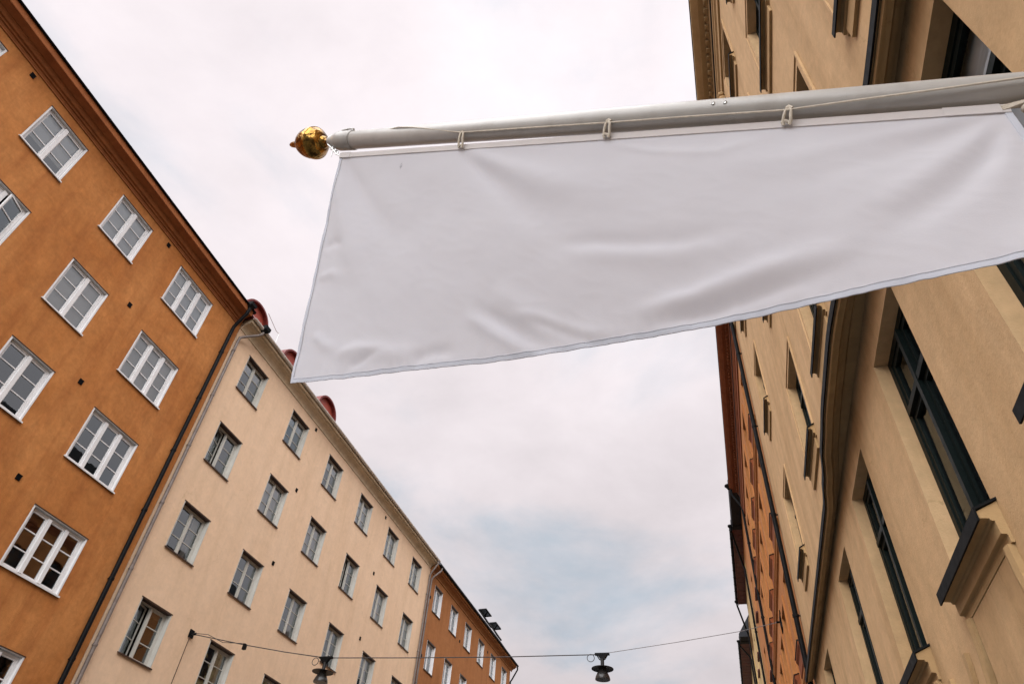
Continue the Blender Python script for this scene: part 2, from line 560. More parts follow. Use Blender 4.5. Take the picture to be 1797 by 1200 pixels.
def make_window(parent, X0, out, ya, yb, za, zb, style, lights=2, opened=None, curtain_or_sky_blind='rand', sky_blind=0.0, cloth_mat=None):
    S = STY[style]
    w, h = round(yb - ya, 3), round(zb - za, 3)
    r = S['r']
    g = 0.004
    base = Vector((X0, ya, za))
    par_loc = parent.location
    key = (style, lights, w, h, out)
    if key not in CACHE:
        D = {}
        m = MB()
        lt = S['liner']
        if lt:
            for y_ in ((g, lt), (w - lt, w - g)):
                m.box(out * 0.006, -out * (r + 0.01), *y_, g, h - g)
            if style == 'orange':
                m.box(out * 0.003, -out * (r + 0.01), lt, w - lt, h - lt * 0.6, h - g)
        hd = MB()  # dark strips along the window heads, added to deepen the shade there
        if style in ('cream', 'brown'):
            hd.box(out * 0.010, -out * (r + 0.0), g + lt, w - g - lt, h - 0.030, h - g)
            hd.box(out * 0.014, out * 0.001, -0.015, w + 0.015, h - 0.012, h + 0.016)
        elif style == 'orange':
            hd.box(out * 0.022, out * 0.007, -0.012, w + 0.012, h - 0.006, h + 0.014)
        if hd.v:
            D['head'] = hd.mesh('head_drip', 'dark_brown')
        y0, y1, z0, z1 = g + lt, w - g - lt, g, h - g - max(lt * 0.6, 0.03 if style in ('cream', 'brown') else 0)
        xf, xk = -out * r, -out * (r + 0.07)
        rect_frame(m, xf, xk, y0, y1, z0, z1, S['fw'])
        n = lights
        iw = (y1 - y0 - 2 * S['fw'] - (n - 1) * S['mull']) / n
        cells = []
        for k in range(n):
            a = y0 + S['fw'] + k * (iw + S['mull'])
            cells.append((a, a + iw))
            if k:
                m.box(xf + out * S['mproud'], xk, a - S['mull'], a, z0 + S['fw'], z1 - S['fw'])
        if style in ('near', 'rust'):
            zt = z0 + (z1 - z0) * S['rows'][0]
            m.box(xf + out * (S['mproud'] - 0.006), xk - out * 0.004, y0 + S['fw'], y1 - S['fw'], zt - S['mull'] / 2, zt + S['mull'] / 2)
        D['frame'] = m.mesh('window', S['frame'])
        za_, zb_ = z0 + S['fw'], z1 - S['fw']
        D['cells'] = []
        for (a, b) in cells:
            if style in ('near', 'rust'):
                zt = z0 + (z1 - z0) * S['rows'][0]
                spans = [(za_, zt - S['mull'] / 2), (zt + S['mull'] / 2, zb_)]
                rows = []
            else:
                spans = [(za_, zb_)]
                rows = S['rows']
            for (c, d) in spans:
                m = MB()
                xs0, xs1 = xf - out * 0.012, xf - out * 0.055
                rect_frame(m, xs0, xs1, a + 0.003, b - 0.003, c + 0.003, d - 0.003, S['sash'])
                lv = [c + S['sash']]
                for q in rows:
                    zc = c + (d - c) * q
                    m.box(xs0 - out * 0.004, xs1 + out * 0.006, a + S['sash'], b - S['sash'], zc - S['munt'] / 2, zc + S['munt'] / 2)
                    lv += [zc - S['munt'] / 2, zc + S['munt'] / 2]
                lv.append(d - S['sash'])
                cm = m.mesh('casement', S['frame'])
                pn = []
                for i in range(0, len(lv), 2):
                    hy, hz = (b - a) / 2 - S['sash'] + 0.004, (lv[i + 1] - lv[i]) / 2 + 0.004
                    kk = ('pane', S['glass'], round(hy, 4), round(hz, 4), out)
                    if kk not in CACHE:
                        pm = MB()
                        pm.add([(0, -hy, -hz), (0, hy, -hz), (0, hy, hz), (0, -hy, hz)], [(0, 1, 2, 3) if out > 0 else (3, 2, 1, 0)])
                        CACHE[kk] = pm.mesh('pane', S['glass'])
                    pn.append((CACHE[kk], Vector(((xs0 + xs1) / 2, (a + b) / 2, (lv[i] + lv[i + 1]) / 2))))
                D['cells'].append((cm, pn, a, b))
        if S['sill']:
            m = MB()
            e, p, t_ = S['sill_e'], S['sill_p'], S['sill_t']
            prof = [(-out * (r - 0.002), 0.022), (out * p, 0.002), (out * p, -t_), (out * (p - 0.012), -t_), (out * (p - 0.012), -t_ * 0.5), (out * 0.003, -t_ * 0.5), (out * 0.003, g), (-out * (r - 0.002), g)]
            m.prism_y([(x, z + 0.0) for x, z in prof], -e, w + e)
            D['sill'] = m.mesh('sill', S['sill'])
        CACHE[key] = D
    D = CACHE[key]
    wo_ = link('window', D['frame'], parent, base - par_loc)
    for ci, (cm, pn, a, b) in enumerate(D['cells']):
        Mx = Matrix.Identity(4)
        if opened is not None and ci == opened[0]:
            hy = a if opened[2] == 'near' else b
            hinge = Vector((-out * (r + 0.03), hy, 0))
            Mx = Matrix.Translation(hinge) @ Matrix.Rotation(opened[1], 4, 'Z') @ Matrix.Translation(-hinge)
        link('casement', cm, wo_, mat=Mx)
        tilt = Matrix.Rotation(RND.uniform(-0.008, 0.008), 4, 'Z') @ Matrix.Rotation(RND.uniform(-0.010, 0.010), 4, 'Y')
        for pm, loc in pn:
            t2 = Matrix.Rotation(RND.uniform(-0.003, 0.003), 4, 'Z') @ Matrix.Rotation(RND.uniform(-0.003, 0.003), 4, 'Y')
            link('pane', pm, wo_, mat=Mx @ Matrix.Translation(loc) @ tilt @ t2)
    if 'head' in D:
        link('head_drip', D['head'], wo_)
    if 'sill' in D:
        link('sill', D['sill'], wo_)
    if curtain_or_sky_blind == 'rand':
        q = RND.random()
        curtain_or_sky_blind = 'sides' if q < 0.35 else 'blind' if q < 0.75 else 'one' if q < 0.85 else None
        sky_blind = RND.uniform(0.25, 1.0)
    if curtain_or_sky_blind:
        m = MB()
        xc = -out * (r + (0.095 if curtain_or_sky_blind == 'blind' else 0.17))
        spans = []
        if curtain_or_sky_blind == 'sides':
            u = RND.uniform(0.16, 0.34)
            spans = [(0.04, w * u), (w * (1 - u), w - 0.04)]
        elif curtain_or_sky_blind == 'one':
            spans = [(w * 0.5, w - 0.04)]
        elif curtain_or_sky_blind == 'blind':  # pale sheet behind the panes, stands in for sky mirrored in the glass
            spans = None
            zz0 = h * (1 - sky_blind) + 0.02
            m.box(xc, xc - out * 0.006, 0.03, w - 0.03, zz0, h - 0.02)
            m.box(xc + out * 0.008, xc - out * 0.014, 0.03, w - 0.03, zz0 - 0.02, zz0)
        if spans:
            for (a, b) in spans:
                k = max(6, int((b - a) / 0.028))
                pts = [(xc + out * 0.025 * math.sin(i * 1.9 + a * 7) * (0.6 + 0.4 * math.sin(i * 0.7)), a + (b - a) * i / k) for i in range(k + 1)]
                vs = [(x, y, 0.03) for x, y in pts] + [(x, y, h - 0.02) for x, y in pts]
                m.add(vs, [(i, i + 1, k + 2 + i, k + 1 + i) for i in range(k)])
        link('curtain', m.mesh('curtain', cloth_mat or S['cur']), wo_)
    return wo_


def vent_mesh():
    m = MB()
    m.box(0.0, 0.022, -0.062, 0.062, -0.068, 0.062)
    m.box(0.022, 0.030, -0.070, 0.070, 0.048, 0.070)
    for k in range(4):
        m.box(0.022, 0.027, -0.05, 0.05, -0.052 + k * 0.025, -0.042 + k * 0.025)
    return m.mesh('wall_vent', 'black')


VENT = vent_mesh()


def downpipe(parent, path, r, mat, brackets, out):
    m = MB()
    m.tube(path, r, 12)
    p = m.build('downpipe', mat, parent, True)
    x, y = path[-1][0], path[-1][1]
    for z in brackets:
        b = MB()
        b.tube([(x, y, z - 0.03), (x, y, z + 0.03)], r + 0.012, 12)
        b.box(x, x - out * 0.12, y - 0.012, y + 0.012, z - 0.012, z + 0.012)
        b.build('pipe_bracket', mat, p)
    return p


# ------------------------------------------------------------------ left buildings
XL = -15.2
XB = 11.0

# orange
ORW = dict(c0=(2.09, 3.46), c1=(4.96, 6.33), c2=(7.83, 9.20), c3=(10.64, 12.43))
ORZ = [(16.06, 17.58), (13.14, 14.68), (10.30, 11.83), (7.47, 8.94), (4.60, 6.07)]
b_or = empty('apartment_building', (XL, 5.0, 0), 'orange plastered apartment house with white framed windows and brown cornice, leftmost', 'building')
ops = [(ya, yb, za, zb) for (ya, yb) in ORW.values() for (za, zb) in ORZ]
wall_mesh(XL, 1, -6.0, 13.93, 0, 18.3, ops, 0.13, XB, 0).build('wall', 'orange', b_or)
interior(b_or, XL, 1, -6.0, 13.93, [z[1] + 0.30 for z in ORZ[::-1]])
for cn_, (ya, yb) in ORW.items():
    for ri, (za, zb) in enumerate(ORZ):
        op = None
        cu_ = 'rand'
        bl = 0.5
        if cn_ == 'c1' and ri == 0:
            cu_, bl = 'blind', 0.72
        if cn_ == 'c1' and ri == 1:
            op = (1, R(18), 'far'); cu_ = None
        if ri >= 2:
            cu_ = None
        if ri == 0 and cn_ in ('c0', 'c2', 'c3'):
            cu_, bl = 'blind', 1.0  # pale sheets give the top panes the tone of reflected sky
        if ri == 1 and cn_ in ('c2', 'c3'):
            cu_, bl = 'blind', 1.0
        make_window(b_or, XL, 1, ya, yb, za, zb, 'orange', 3 if cn_ == 'c3' else 2, op, cu_, bl)
# cornice: stepped mouldings
m = MB()
prof = [(0.0, 17.98), (0.035, 17.98), (0.04, 18.035), (0.085, 18.04), (0.09, 18.10), (0.145, 18.105), (0.155, 18.12), (0.175, 18.20), (0.195, 18.215), (0.20, 18.245), (0.22, 18.235), (0.235, 18.245), (0.40, 18.285), (0.425, 18.275), (0.44, 18.29), (0.44, 18.50), (0.0, 18.50)]
m.prism_y([(XL + d + 0.002, z) for d, z in prof], -6.0, 13.78)
m.build('cornice', 'cornice_orange', b_or)
m = MB()
for k in range(1):
    prof = [(0.0, 17.92), (0.028, 17.92), (0.028, 17.976), (0.0, 17.976)]
    m.prism_y([(XL + d + 0.002, z) for d, z in prof], -6.0, 13.78)
m.build('cornice_lip', 'cornice_orange', b_or)
# gutter: half round along the eave
def gutter(parent, X, y0, y1, z, r, mat, out=1):
    m = MB()
    n = 9
    secs = []
    for y in (y0, y1):
        s_ = [(X + out * r * math.cos(PI + PI * i / n) , y, z + r * math.sin(PI + PI * i / n)) for i in range(n + 1)]
        s_ += [(X + out * (r - 0.012) * math.cos(2 * PI - PI * i / n), y, z + (r - 0.012) * math.sin(2 * PI - PI * i / n)) for i in range(n + 1)]
        secs.append(s_)
    m.sweep(secs)
    g_ = m.build('gutter', mat, parent)
    k = int((y1 - y0) / 0.9)
    b = MB()
    for i in range(k):
        y = y0 + 0.3 + i * 0.9
        pts = [(X + out * (r + 0.008) * math.cos(PI + PI * j / 8), y, z + (r + 0.008) * math.sin(PI + PI * j / 8)) for j in range(9)]
        b.tube(pts, 0.009, 5)
    o = b.build('gutter_hook', mat, g_)
    o['kind'] = 'stuff'
    return g_
gutter(b_or, XL + 0.475, -6.0, 13.86, 18.53, 0.042, 'black')
m = MB()
m.prism_y([(XL + 0.46, 18.505), (XL + 0.46, 18.55), (XL - 1.6, 20.6), (XL - XB + 1.6, 20.6), (XL - XB, 18.505)], -6.0, 13.9)
m.build('roof', 'black_roof', b_or)
for y, z in ((9.89, 17.72), (9.89, 14.98), (9.92, 12.11), (9.92, 9.23), (4.18, 17.72), (4.18, 14.98)):
    link('wall_vent', VENT, b_or, Vector((XL, y, z)) - b_or.location)
downpipe(b_or, [(XL + 0.50, 13.50, 18.50), (XL + 0.50, 13.50, 18.30), (XL + 0.46, 13.51, 18.12), (XL + 0.20, 13.54, 17.72), (XL + 0.13, 13.55, 17.58), (XL + 0.12, 13.55, 17.35), (XL + 0.12, 13.55, 0.3)], 0.062, 'black', [16.4, 14.4, 12.4, 10.4, 8.4, 6.4, 4.4], 1)
# pipe hopper
m = MB()
m.sweep([[(XL + 0.34, 13.36, 18.62), (XL + 0.64, 13.36, 18.62), (XL + 0.64, 13.66, 18.62), (XL + 0.34, 13.66, 18.62)],
         [(XL + 0.35, 13.37, 18.50), (XL + 0.63, 13.37, 18.50), (XL + 0.63, 13.65, 18.50), (XL + 0.35, 13.65, 18.50)],
         [(XL + 0.44, 13.44, 18.40), (XL + 0.56, 13.44, 18.40), (XL + 0.56, 13.56, 18.40), (XL + 0.44, 13.56, 18.40)]])
m.build('rain_hopper', 'black', b_or)

# cream
CRW = [(14.90, 16.26), (18.18, 19.52), (21.39, 22.73), (24.65, 25.98), (27.92, 29.26), (31.20, 32.51)]
CRW = [(a, round(a + 1.34, 3)) for a, b in CRW]
CRZ = [(15.97, 17.44), (12.98, 14.47), (9.99, 11.48), (7.03, 8.50), (4.05, 5.52)]
b_cr = empty('apartment_building', (XL, 23.8, 0), 'cream plastered apartment house with red roof dormers between the orange and brown houses', 'building')
ops = [(ya, yb, za, zb) for (ya, yb) in CRW for (za, zb) in CRZ]
wall_mesh(XL, 1, 13.96, 33.72, 0, 18.2, ops, 0.205, XB, 0).build('wall', 'cream', b_cr)
interior(b_cr, XL, 1, 13.96, 33.72, [z[1] + 0.30 for z in CRZ[::-1]])
for ci, (ya, yb) in enumerate(CRW):
    for ri, (za, zb) in enumerate(CRZ):
        op = None; cu_ = 'rand'; bl = 0.5
        if (ci, ri) == (0, 3):
            op = (0, R(13), 'near'); cu_ = None
        if (ci, ri) == (0, 1):
            op = (0, R(12), 'near'); cu_ = None
        if (ci, ri) == (3, 1):
            op = (0, R(12), 'near'); cu_ = None
        if ri == 0:
            cu_, bl = ('blind', 0.9 if ci > 2 else 0.3)
        if ri == 1 and ci in (1, 2, 4, 5):
            cu_, bl = 'blind', 1.0  # full pale sheets in place of bright sky reflections
        if ri >= 2:
            cu_ = None if (ci + ri) % 2 else 'sides'
        make_window(b_cr, XL, 1, ya, yb, za, zb, 'cream', 2, op, cu_, bl)
m = MB()
prof = [(0.0, 17.92), (0.03, 17.92), (0.03, 17.97), (0.06, 18.03), (0.12, 18.09), (0.20, 18.13), (0.30, 18.155), (0.30, 18.19), (0.38, 18.20), (0.38, 18.36), (0.0, 18.36)]
m.prism_y([(XL + d + 0.002, z) for d, z in prof], 13.98, 33.70)
m.build('cornice', 'cornice_cream', b_cr)
gutter(b_cr, XL + 0.455, 13.95, 33.80, 18.36, 0.070, 'gutter')
m = MB()
m.prism_y([(XL + 0.40, 18.365), (XL + 0.40, 18.41), (XL - 0.9, 19.93), (XL - XB + 1.6, 20.6), (XL - XB, 18.365)], 13.92, 33.75)
rf = m.build('roof', 'red_roof', b_cr)
m = MB()
y = 14.3
while y < 33.6:   # standing seams of the sheet roof
    a, b = Vector((XL + 0.39, y, 18.41)), Vector((XL - 0.88, y, 19.91))
    m.tube([a, b], 0.018, 5)
    y += 0.6
sm = m.build('roof_seam', 'red_roof', rf); sm['kind'] = 'stuff'
for y, z in ((19.95, 17.70), (19.95, 14.81), (19.96, 11.81), (27.40, 17.66), (27.40, 14.78), (27.42, 11.83)):
    link('wall_vent', VENT, b_cr, Vector((XL, y, z)) - b_cr.location)
downpipe(b_cr, [(XL + 0.455, 14.62, 18.29), (XL + 0.455, 14.60, 18.16), (XL + 0.40, 14.52, 18.02), (XL + 0.16, 14.16, 17.66), (XL + 0.10, 14.04, 17.52), (XL + 0.09, 14.03, 17.35), (XL + 0.09, 14.03, 0.3)], 0.05, 'grey_pipe', [16.9, 14.9, 12.9, 10.9, 8.9, 6.9, 4.9], 1)
m = MB()
m.sweep([[(XL + 0.33, 14.48, 18.50), (XL + 0.61, 14.48, 18.50), (XL + 0.61, 14.78, 18.50), (XL + 0.33, 14.78, 18.50)],
         [(XL + 0.34, 14.49, 18.34), (XL + 0.60, 14.49, 18.34), (XL + 0.60, 14.77, 18.34), (XL + 0.34, 14.77, 18.34)],
         [(XL + 0.40, 14.57, 18.24), (XL + 0.51, 14.57, 18.24), (XL + 0.51, 14.68, 18.24), (XL + 0.40, 14.68, 18.24)]])
m.build('rain_hopper', 'sheet', b_cr)
downpipe(b_cr, [(XL + 0.455, 33.62, 18.29), (XL + 0.455, 33.62, 18.12), (XL + 0.16, 33.60, 17.66), (XL + 0.09, 33.60, 17.5), (XL + 0.09, 33.60, 0.3)], 0.05, 'grey_pipe', [16.4, 13.4, 10.4, 7.4], 1)


def dormer(parent, yc, hw, xf, z0, zs, depth):
    """barrel roofed dormer: front panel, hood, window"""
    m = MB()
    n = 14
    zt = lambda i, r: (yc - r * math.cos(PI * i / n), zs + r * 0.92 * math.sin(PI * i / n))
    ring = [(yc - hw, z0)] + [zt(i, hw) for i in range(n + 1)] + [(yc + hw, z0)]
    m.sweep([[(xf, y, z) for y, z in ring], [(xf - depth, y, z) for y, z in ring]])
    d = m.build('dormer', 'red_panel', parent, False)
    h = MB()
    ro, ri = hw + 0.085, hw + 0.004
    sec = []
    for i in range(n + 1):
        y0, za = zt(i, ro); y1, zb = zt(i, ri)
        sec.append([(xf + 0.16, y0, za), (xf + 0.16, y1, zb), (xf - depth, y1, zb), (xf - depth, y0, za)])
    h.sweep(sec)
    h.build('hood', 'red_roof', d)
    w = MB()
    rect_frame(w, xf + 0.004, xf + 0.05, yc - hw * 0.62, yc + hw * 0.62, z0 + 0.1, zs + 0.12, 0.06)
    w.box(xf + 0.004, xf + 0.045, yc - 0.03, yc + 0.03, z0 + 0.16, zs + 0.06)
    w.build('dormer_window', 'white', d)
    g_ = MB()
    for a in (-1, 1):
        g_.add([(xf + 0.02, yc + a * 0.03, z0 + 0.16), (xf + 0.02, yc + a * (hw * 0.62 - 0.06), z0 + 0.16), (xf + 0.02, yc + a * (hw * 0.62 - 0.06), zs + 0.06), (xf + 0.02, yc + a * 0.03, zs + 0.06)], [(0, 1, 2, 3)])
    g_.build('pane', 'glass', d)
    return d


for yc in (14.72, 17.62, 20.72):
    dormer(b_cr, yc, 0.72, XL - 0.45, 18.75, 19.24, 1.4)
# roof safety rail
m = MB()
m.tube([(XL - 0.30, 15.2, 20.0), (XL - 0.30, 15.95, 19.75), (XL - 0.25, 16.1, 19.72)], 0.010, 6)
m.tube([(XL - 0.25, 16.1, 19.72), (XL - 0.25, 16.1, 19.2)], 0.010, 6)
m.build('roof_line', 'steel', b_cr)

# brown
BRW = [(34.75, 36.05), (37.55, 38.80), (40.25, 41.50), (42.98, 44.23), (45.75, 47.00), (48.45, 49.70)]
BRW = [(a, a + 1.25) for a, b in BRW]
BRZ = [(15.95, 17.42), (12.92, 14.40), (9.90, 11.38), (6.9, 8.38)]
b_br = empty('apartment_building', (XL, 42.2, 0), 'dark brown plastered house with black roof windows beyond the cream house', 'building')
ops = [(ya, yb, za, zb) for (ya, yb) in BRW for (za, zb) in BRZ]
wall_mesh(XL, 1, 33.76, 50.6, 0, 18.1, ops, 0.19, XB, 0).build('wall', 'brown', b_br)
interior(b_br, XL, 1, 33.76, 50.6, [z[1] + 0.30 for z in BRZ[::-1]])
for ci, (ya, yb) in enumerate(BRW):
    for ri, (za, zb) in enumerate(BRZ):
        make_window(b_br, XL, 1, ya, yb, za, zb, 'brown', 2, None, 'blind' if RND.random() < 0.75 else 'sides', RND.uniform(0.8, 1.0))  # pale sheets carry the brightness of mirrored sky here too
m = MB()
prof = [(0.0, 17.80), (0.04, 17.80), (0.04, 17.88), (0.10, 17.94), (0.16, 17.98), (0.28, 18.02), (0.28, 18.06), (0.38, 18.09), (0.38, 18.22), (0.0, 18.22)]
m.prism_y([(XL + d + 0.002, z) for d, z in prof], 33.78, 50.9)
m.build('cornice', 'brown', b_br)
gutter(b_br, XL + 0.455, 33.9, 51.0, 18.24, 0.07, 'black')
m = MB()
m.prism_y([(XL + 0.40, 18.225), (XL + 0.40, 18.27), (XL - 0.9, 19.9), (XL - XB + 1.6, 20.4), (XL - XB, 18.225)], 33.78, 50.9)
m.build('roof', 'black_roof', b_br)
downpipe(b_br, [(XL + 0.455, 50.9, 18.18), (XL + 0.455, 50.92, 17.95), (XL + 0.15, 50.66, 17.2), (XL + 0.09, 50.5, 17.0), (XL + 0.09, 50.5, 0.3)], 0.055, 'black', [15, 12, 9], 1)
downpipe(b_br, [(XL + 0.455, 34.3, 18.18), (XL + 0.455, 34.25, 18.0), (XL + 0.16, 33.92, 17.5), (XL + 0.09, 33.90, 17.35), (XL + 0.09, 33.90, 0.3)], 0.05, 'grey_pipe', [15, 12, 9], 1)
for y, z in ((34.25, 16.5), (34.25, 13.4), (39.55, 16.0), (45.0, 17.2), (45.0, 14.1)):
    link('wall_vent', VENT, b_br, Vector((XL, y, z)) - b_br.location)
for y0 in (43.6, 46.0):   # open roof windows
    m = MB()
    a, b = Vector((XL + 0.05, 0, 18.70)), Vector((XL - 0.52, 0, 19.42))
    up = Vector((0.55, 0, 0.42))
    for yy in (y0, y0 + 1.3):
        m.tube([a + Vector((0.12, yy, 0.10)), b + Vector((0.12, yy, 0.10))], 0.06, 4)
    m.tube([a + Vector((0.12, y0, 0.10)), a + Vector((0.12, y0 + 1.3, 0.10))], 0.06, 4)
    m.tube([b + Vector((0.12, y0, 0.10)), b + Vector((0.12, y0 + 1.3, 0.10))], 0.06, 4)
    rw = m.build('roof_window', 'black', b_br)
    m = MB()
    c0, c1 = b + Vector((0.12, 0, 0.13)), b + Vector((0.60, 0, 0.15))
    for yy in (y0 + 0.04, y0 + 1.26):
        m.tube([c0 + Vector((0, yy, 0)), c1 + Vector((0, yy, 0))], 0.05, 4)
    m.tube([c1 + Vector((0, y0, 0)), c1 + Vector((0, y0 + 1.3, 0))], 0.05, 4)
    m.build('opened_sash', 'black', rw)
    m = MB()
    m.add([c0 + Vector((0, y0 + 0.05, 0)), c1 + Vector((0, y0 + 0.05, 0)), c1 + Vector((0, y0 + 1.25, 0)), c0 + Vector((0, y0 + 1.25, 0))], [(0, 1, 2, 3)])
    m.build('pane', 'glass', rw)

# ------------------------------------------------------------------ right near building (ochre)
XR = 1.73
NEAR = [(-0.35, 0.80), (2.03, 3.19), (4.34, 5.45), (6.80, 7.90), (9.08, 10.17), (12.83, 13.92)]
UP_A = [(-0.6, 0.5), (1.75, 2.85), (4.06, 5.16), (6.33, 7.40), (8.85, 9.95), (12.64, 13.72)]
b_oc = empty('apartment_building', (XR, 8.0, 0), 'ochre plastered town house with dark green windows beside the flagpole', 'building')
ops = [(a, b, 3.91, 5.97) for a, b in NEAR]
UPZ = [(7.72, 9.33), (11.22, 12.76), (14.50, 15.86)]
for (za, zb) in UPZ:
    ops += [(a, b, za, zb) for a, b in UP_A]
wall_mesh(XR, -1, -8.0, 15.72, 0, 17.5, ops, 0.18, 10.0, 0).build('wall', 'ochre', b_oc)
interior(b_oc, XR, -1, -8.0, 15.72, [6.3, 9.65, 13.1, 16.2])


def P(d, z):
    return (XR - d, z)


def moulded_sill(win, ya, yb, za, near):
    """flashing, stepped sill moulding and apron, all under one window"""
    e = 0.07 if near else 0.10
    y0, y1 = ya - e, yb + e
    f_ = MB()
    pr = 0.150 if near else 0.11
    k = 1.0 if near else 0.72
    f_.prism_y([P(-0.10, za + 0.012), P(0.0, za - 0.002), P(pr, za - 0.065), P(pr, za - 0.150), P(pr - 0.012, za - 0.150), P(pr - 0.012, za - 0.078), P(0.0, za - 0.018), P(-0.10, za - 0.004)], y0 - 0.015, y1 + 0.015)
    f_.build('flashing', 'sheet', win)
    s_ = MB()
    prof = [(0.0, -0.024), (0.130, -0.084), (0.130, -0.126), (0.124, -0.130), (0.078, -0.133), (0.074, -0.146), (0.066, -0.150), (0.056, -0.151), (0.054, -0.232), (0.048, -0.235), (0.024, -0.238), (0.020, -0.246), (0.020, -0.29), (0.0, -0.29)]
    s_.prism_y([P(d * k + 0.001, za + z * k) for d, z in prof], y0, y1)
    s_.build('sill', 'ochre_trim', win)
    zt = za - 0.29 * k - 0.002
    if not near:
        a_ = MB()
        a_.box(XR - 0.002, XR - 0.035, ya - 0.03, yb + 0.03, zt - 0.17, zt)
        a_.build('apron', 'ochre_trim', win)
        return
    # flared apron with raised border bands and vertical boards
    def flare(t):   # t metres below the sill
        return 0.42 * max(0.0, (t - 0.10) / 0.9) ** 1.8
    n = 12
    H = 1.05
    for sgn, ye in ((-1, ya - 0.05), (1, yb + 0.05)):
        b_ = MB()
        secs = []
        for i in range(n + 1):
            t = H * i / n
            yo = ye + sgn * flare(t)
            yi = yo - sgn * 0.10
            secs.append([(XR - 0.001, yi, zt - t), (XR - 0.040, yi, zt - t), (XR - 0.052, (yi + yo) / 2, zt - t), (XR - 0.040, yo, zt - t), (XR - 0.001, yo, zt - t)])
        b_.sweep(secs)
        b_.build('apron_border', 'ochre_trim', win)
        # outer pilaster strip beside the apron
        q = MB()
        secs = []
        for i in range(n + 1):
            t = 0.10 + H * i / n
            yo = ye + sgn * (0.30 + flare(t))
            secs.append([(XR - 0.001, yo, zt - t), (XR - 0.035, yo, zt - t), (XR - 0.035, yo + sgn * 0.07, zt - t), (XR - 0.001, yo + sgn * 0.07, zt - t)])
        q.sweep(secs)
        q.build('apron_strip', 'ochre_trim', win)
    k = 4
    bw = (yb - ya) / k
    for i in range(k):
        b_ = MB()
        a0 = ya + 0.052 + i * (yb - ya - 0.104) / k
        b_.box(XR - 0.001, XR - 0.016, a0 + 0.003, a0 + (yb - ya - 0.104) / k - 0.003, zt - H, zt - 0.002)
        b_.build('board', 'ochre', win)


for a, b in NEAR:
    w_ = make_window(b_oc, XR, -1, a, b, 3.91, 5.97, 'near', 2, None, 'blind' if a == 2.03 else 'sides', 1.0, 'curtain' if a == 2.03 else None)  # one window gets a pale sheet in place of its sky reflection
    moulded_sill(w_, a, b, 3.91, True)
for (za, zb) in UPZ:
    for a, b in UP_A:
        w_ = make_window(b_oc, XR, -1, a, b, za, zb, 'near', 2, None, 'sides')
        moulded_sill(w_, a, b, za, False)
        m = MB()   # shallow raised surround
        for (p0, p1, q0, q1) in ((a - 0.115, a - 0.085, za - 0.02, zb + 0.115), (b + 0.085, b + 0.115, za - 0.02, zb + 0.115), (a - 0.085, b + 0.085, zb + 0.085, zb + 0.115)):
            m.box(XR - 0.001, XR - 0.028, p0, p1, q0, q1)
        m.box(XR - 0.001, XR - 0.012, a - 0.085, a - 0.001, za - 0.02, zb + 0.084)
        m.box(XR - 0.001, XR - 0.012, b + 0.001, b + 0.085, za - 0.02, zb + 0.084)
        m.box(XR - 0.001, XR - 0.012, a - 0.001, b + 0.001, zb + 0.001, zb + 0.084)
        m.build('surround', 'ochre', w_)


def bow(y):   # extra projection of the string course along the street
    pts = [(-8, 0.0), (2.4, 0.01), (3.2, 0.02), (4.2, 0.07), (5.4, 0.12), (6.4, 0.115), (7.2, 0.09), (8.0, 0.03), (8.7, -0.02), (10.4, -0.025), (14.0, -0.03), (16, -0.03)]
    for (a, pa), (b, pb) in zip(pts, pts[1:]):
        if a <= y <= b:
            t = (y - a) / (b - a)
            t = t * t * (3 - 2 * t)
            return pa + (pb - pa) * t
    return 0


ys = [-8, 0, 1.2, 2.4] + [2.4 + 0.25 * i for i in range(1, 30)] + [10.4, 12, 14, 15.72]
m = MB()
prof = [(0.0, 6.40), (0.02, 6.40), (0.024, 6.375), (0.04, 6.372), (0.044, 6.345), (0.07, 6.34), (0.085, 6.325), (0.10, 6.30), (0.104, 6.27), (0.15, 6.268), (0.154, 6.25), (0.17, 6.248), (0.175, 6.265), (0.178, 6.30), (0.19, 6.305), (0.19, 6.36), (0.0, 6.43)]
m.sweep([[(XR - 0.001 - d - (bow(y) * min(1, d / 0.03) if d > 0 else 0), y, z) for d, z in prof] for y in ys])
m.build('string_course', 'ochre_trim', b_oc)
m = MB()
prof = [(0.0, 6.435), (0.194, 6.364), (0.194, 6.275), (0.208, 6.275), (0.208, 6.372), (0.0, 6.45)]
m.sweep([[(XR - 0.001 - d - (bow(y) if d > 0 else 0), y, z) for d, z in prof] for y in ys])
m.build('flashing', 'sheet', b_oc)


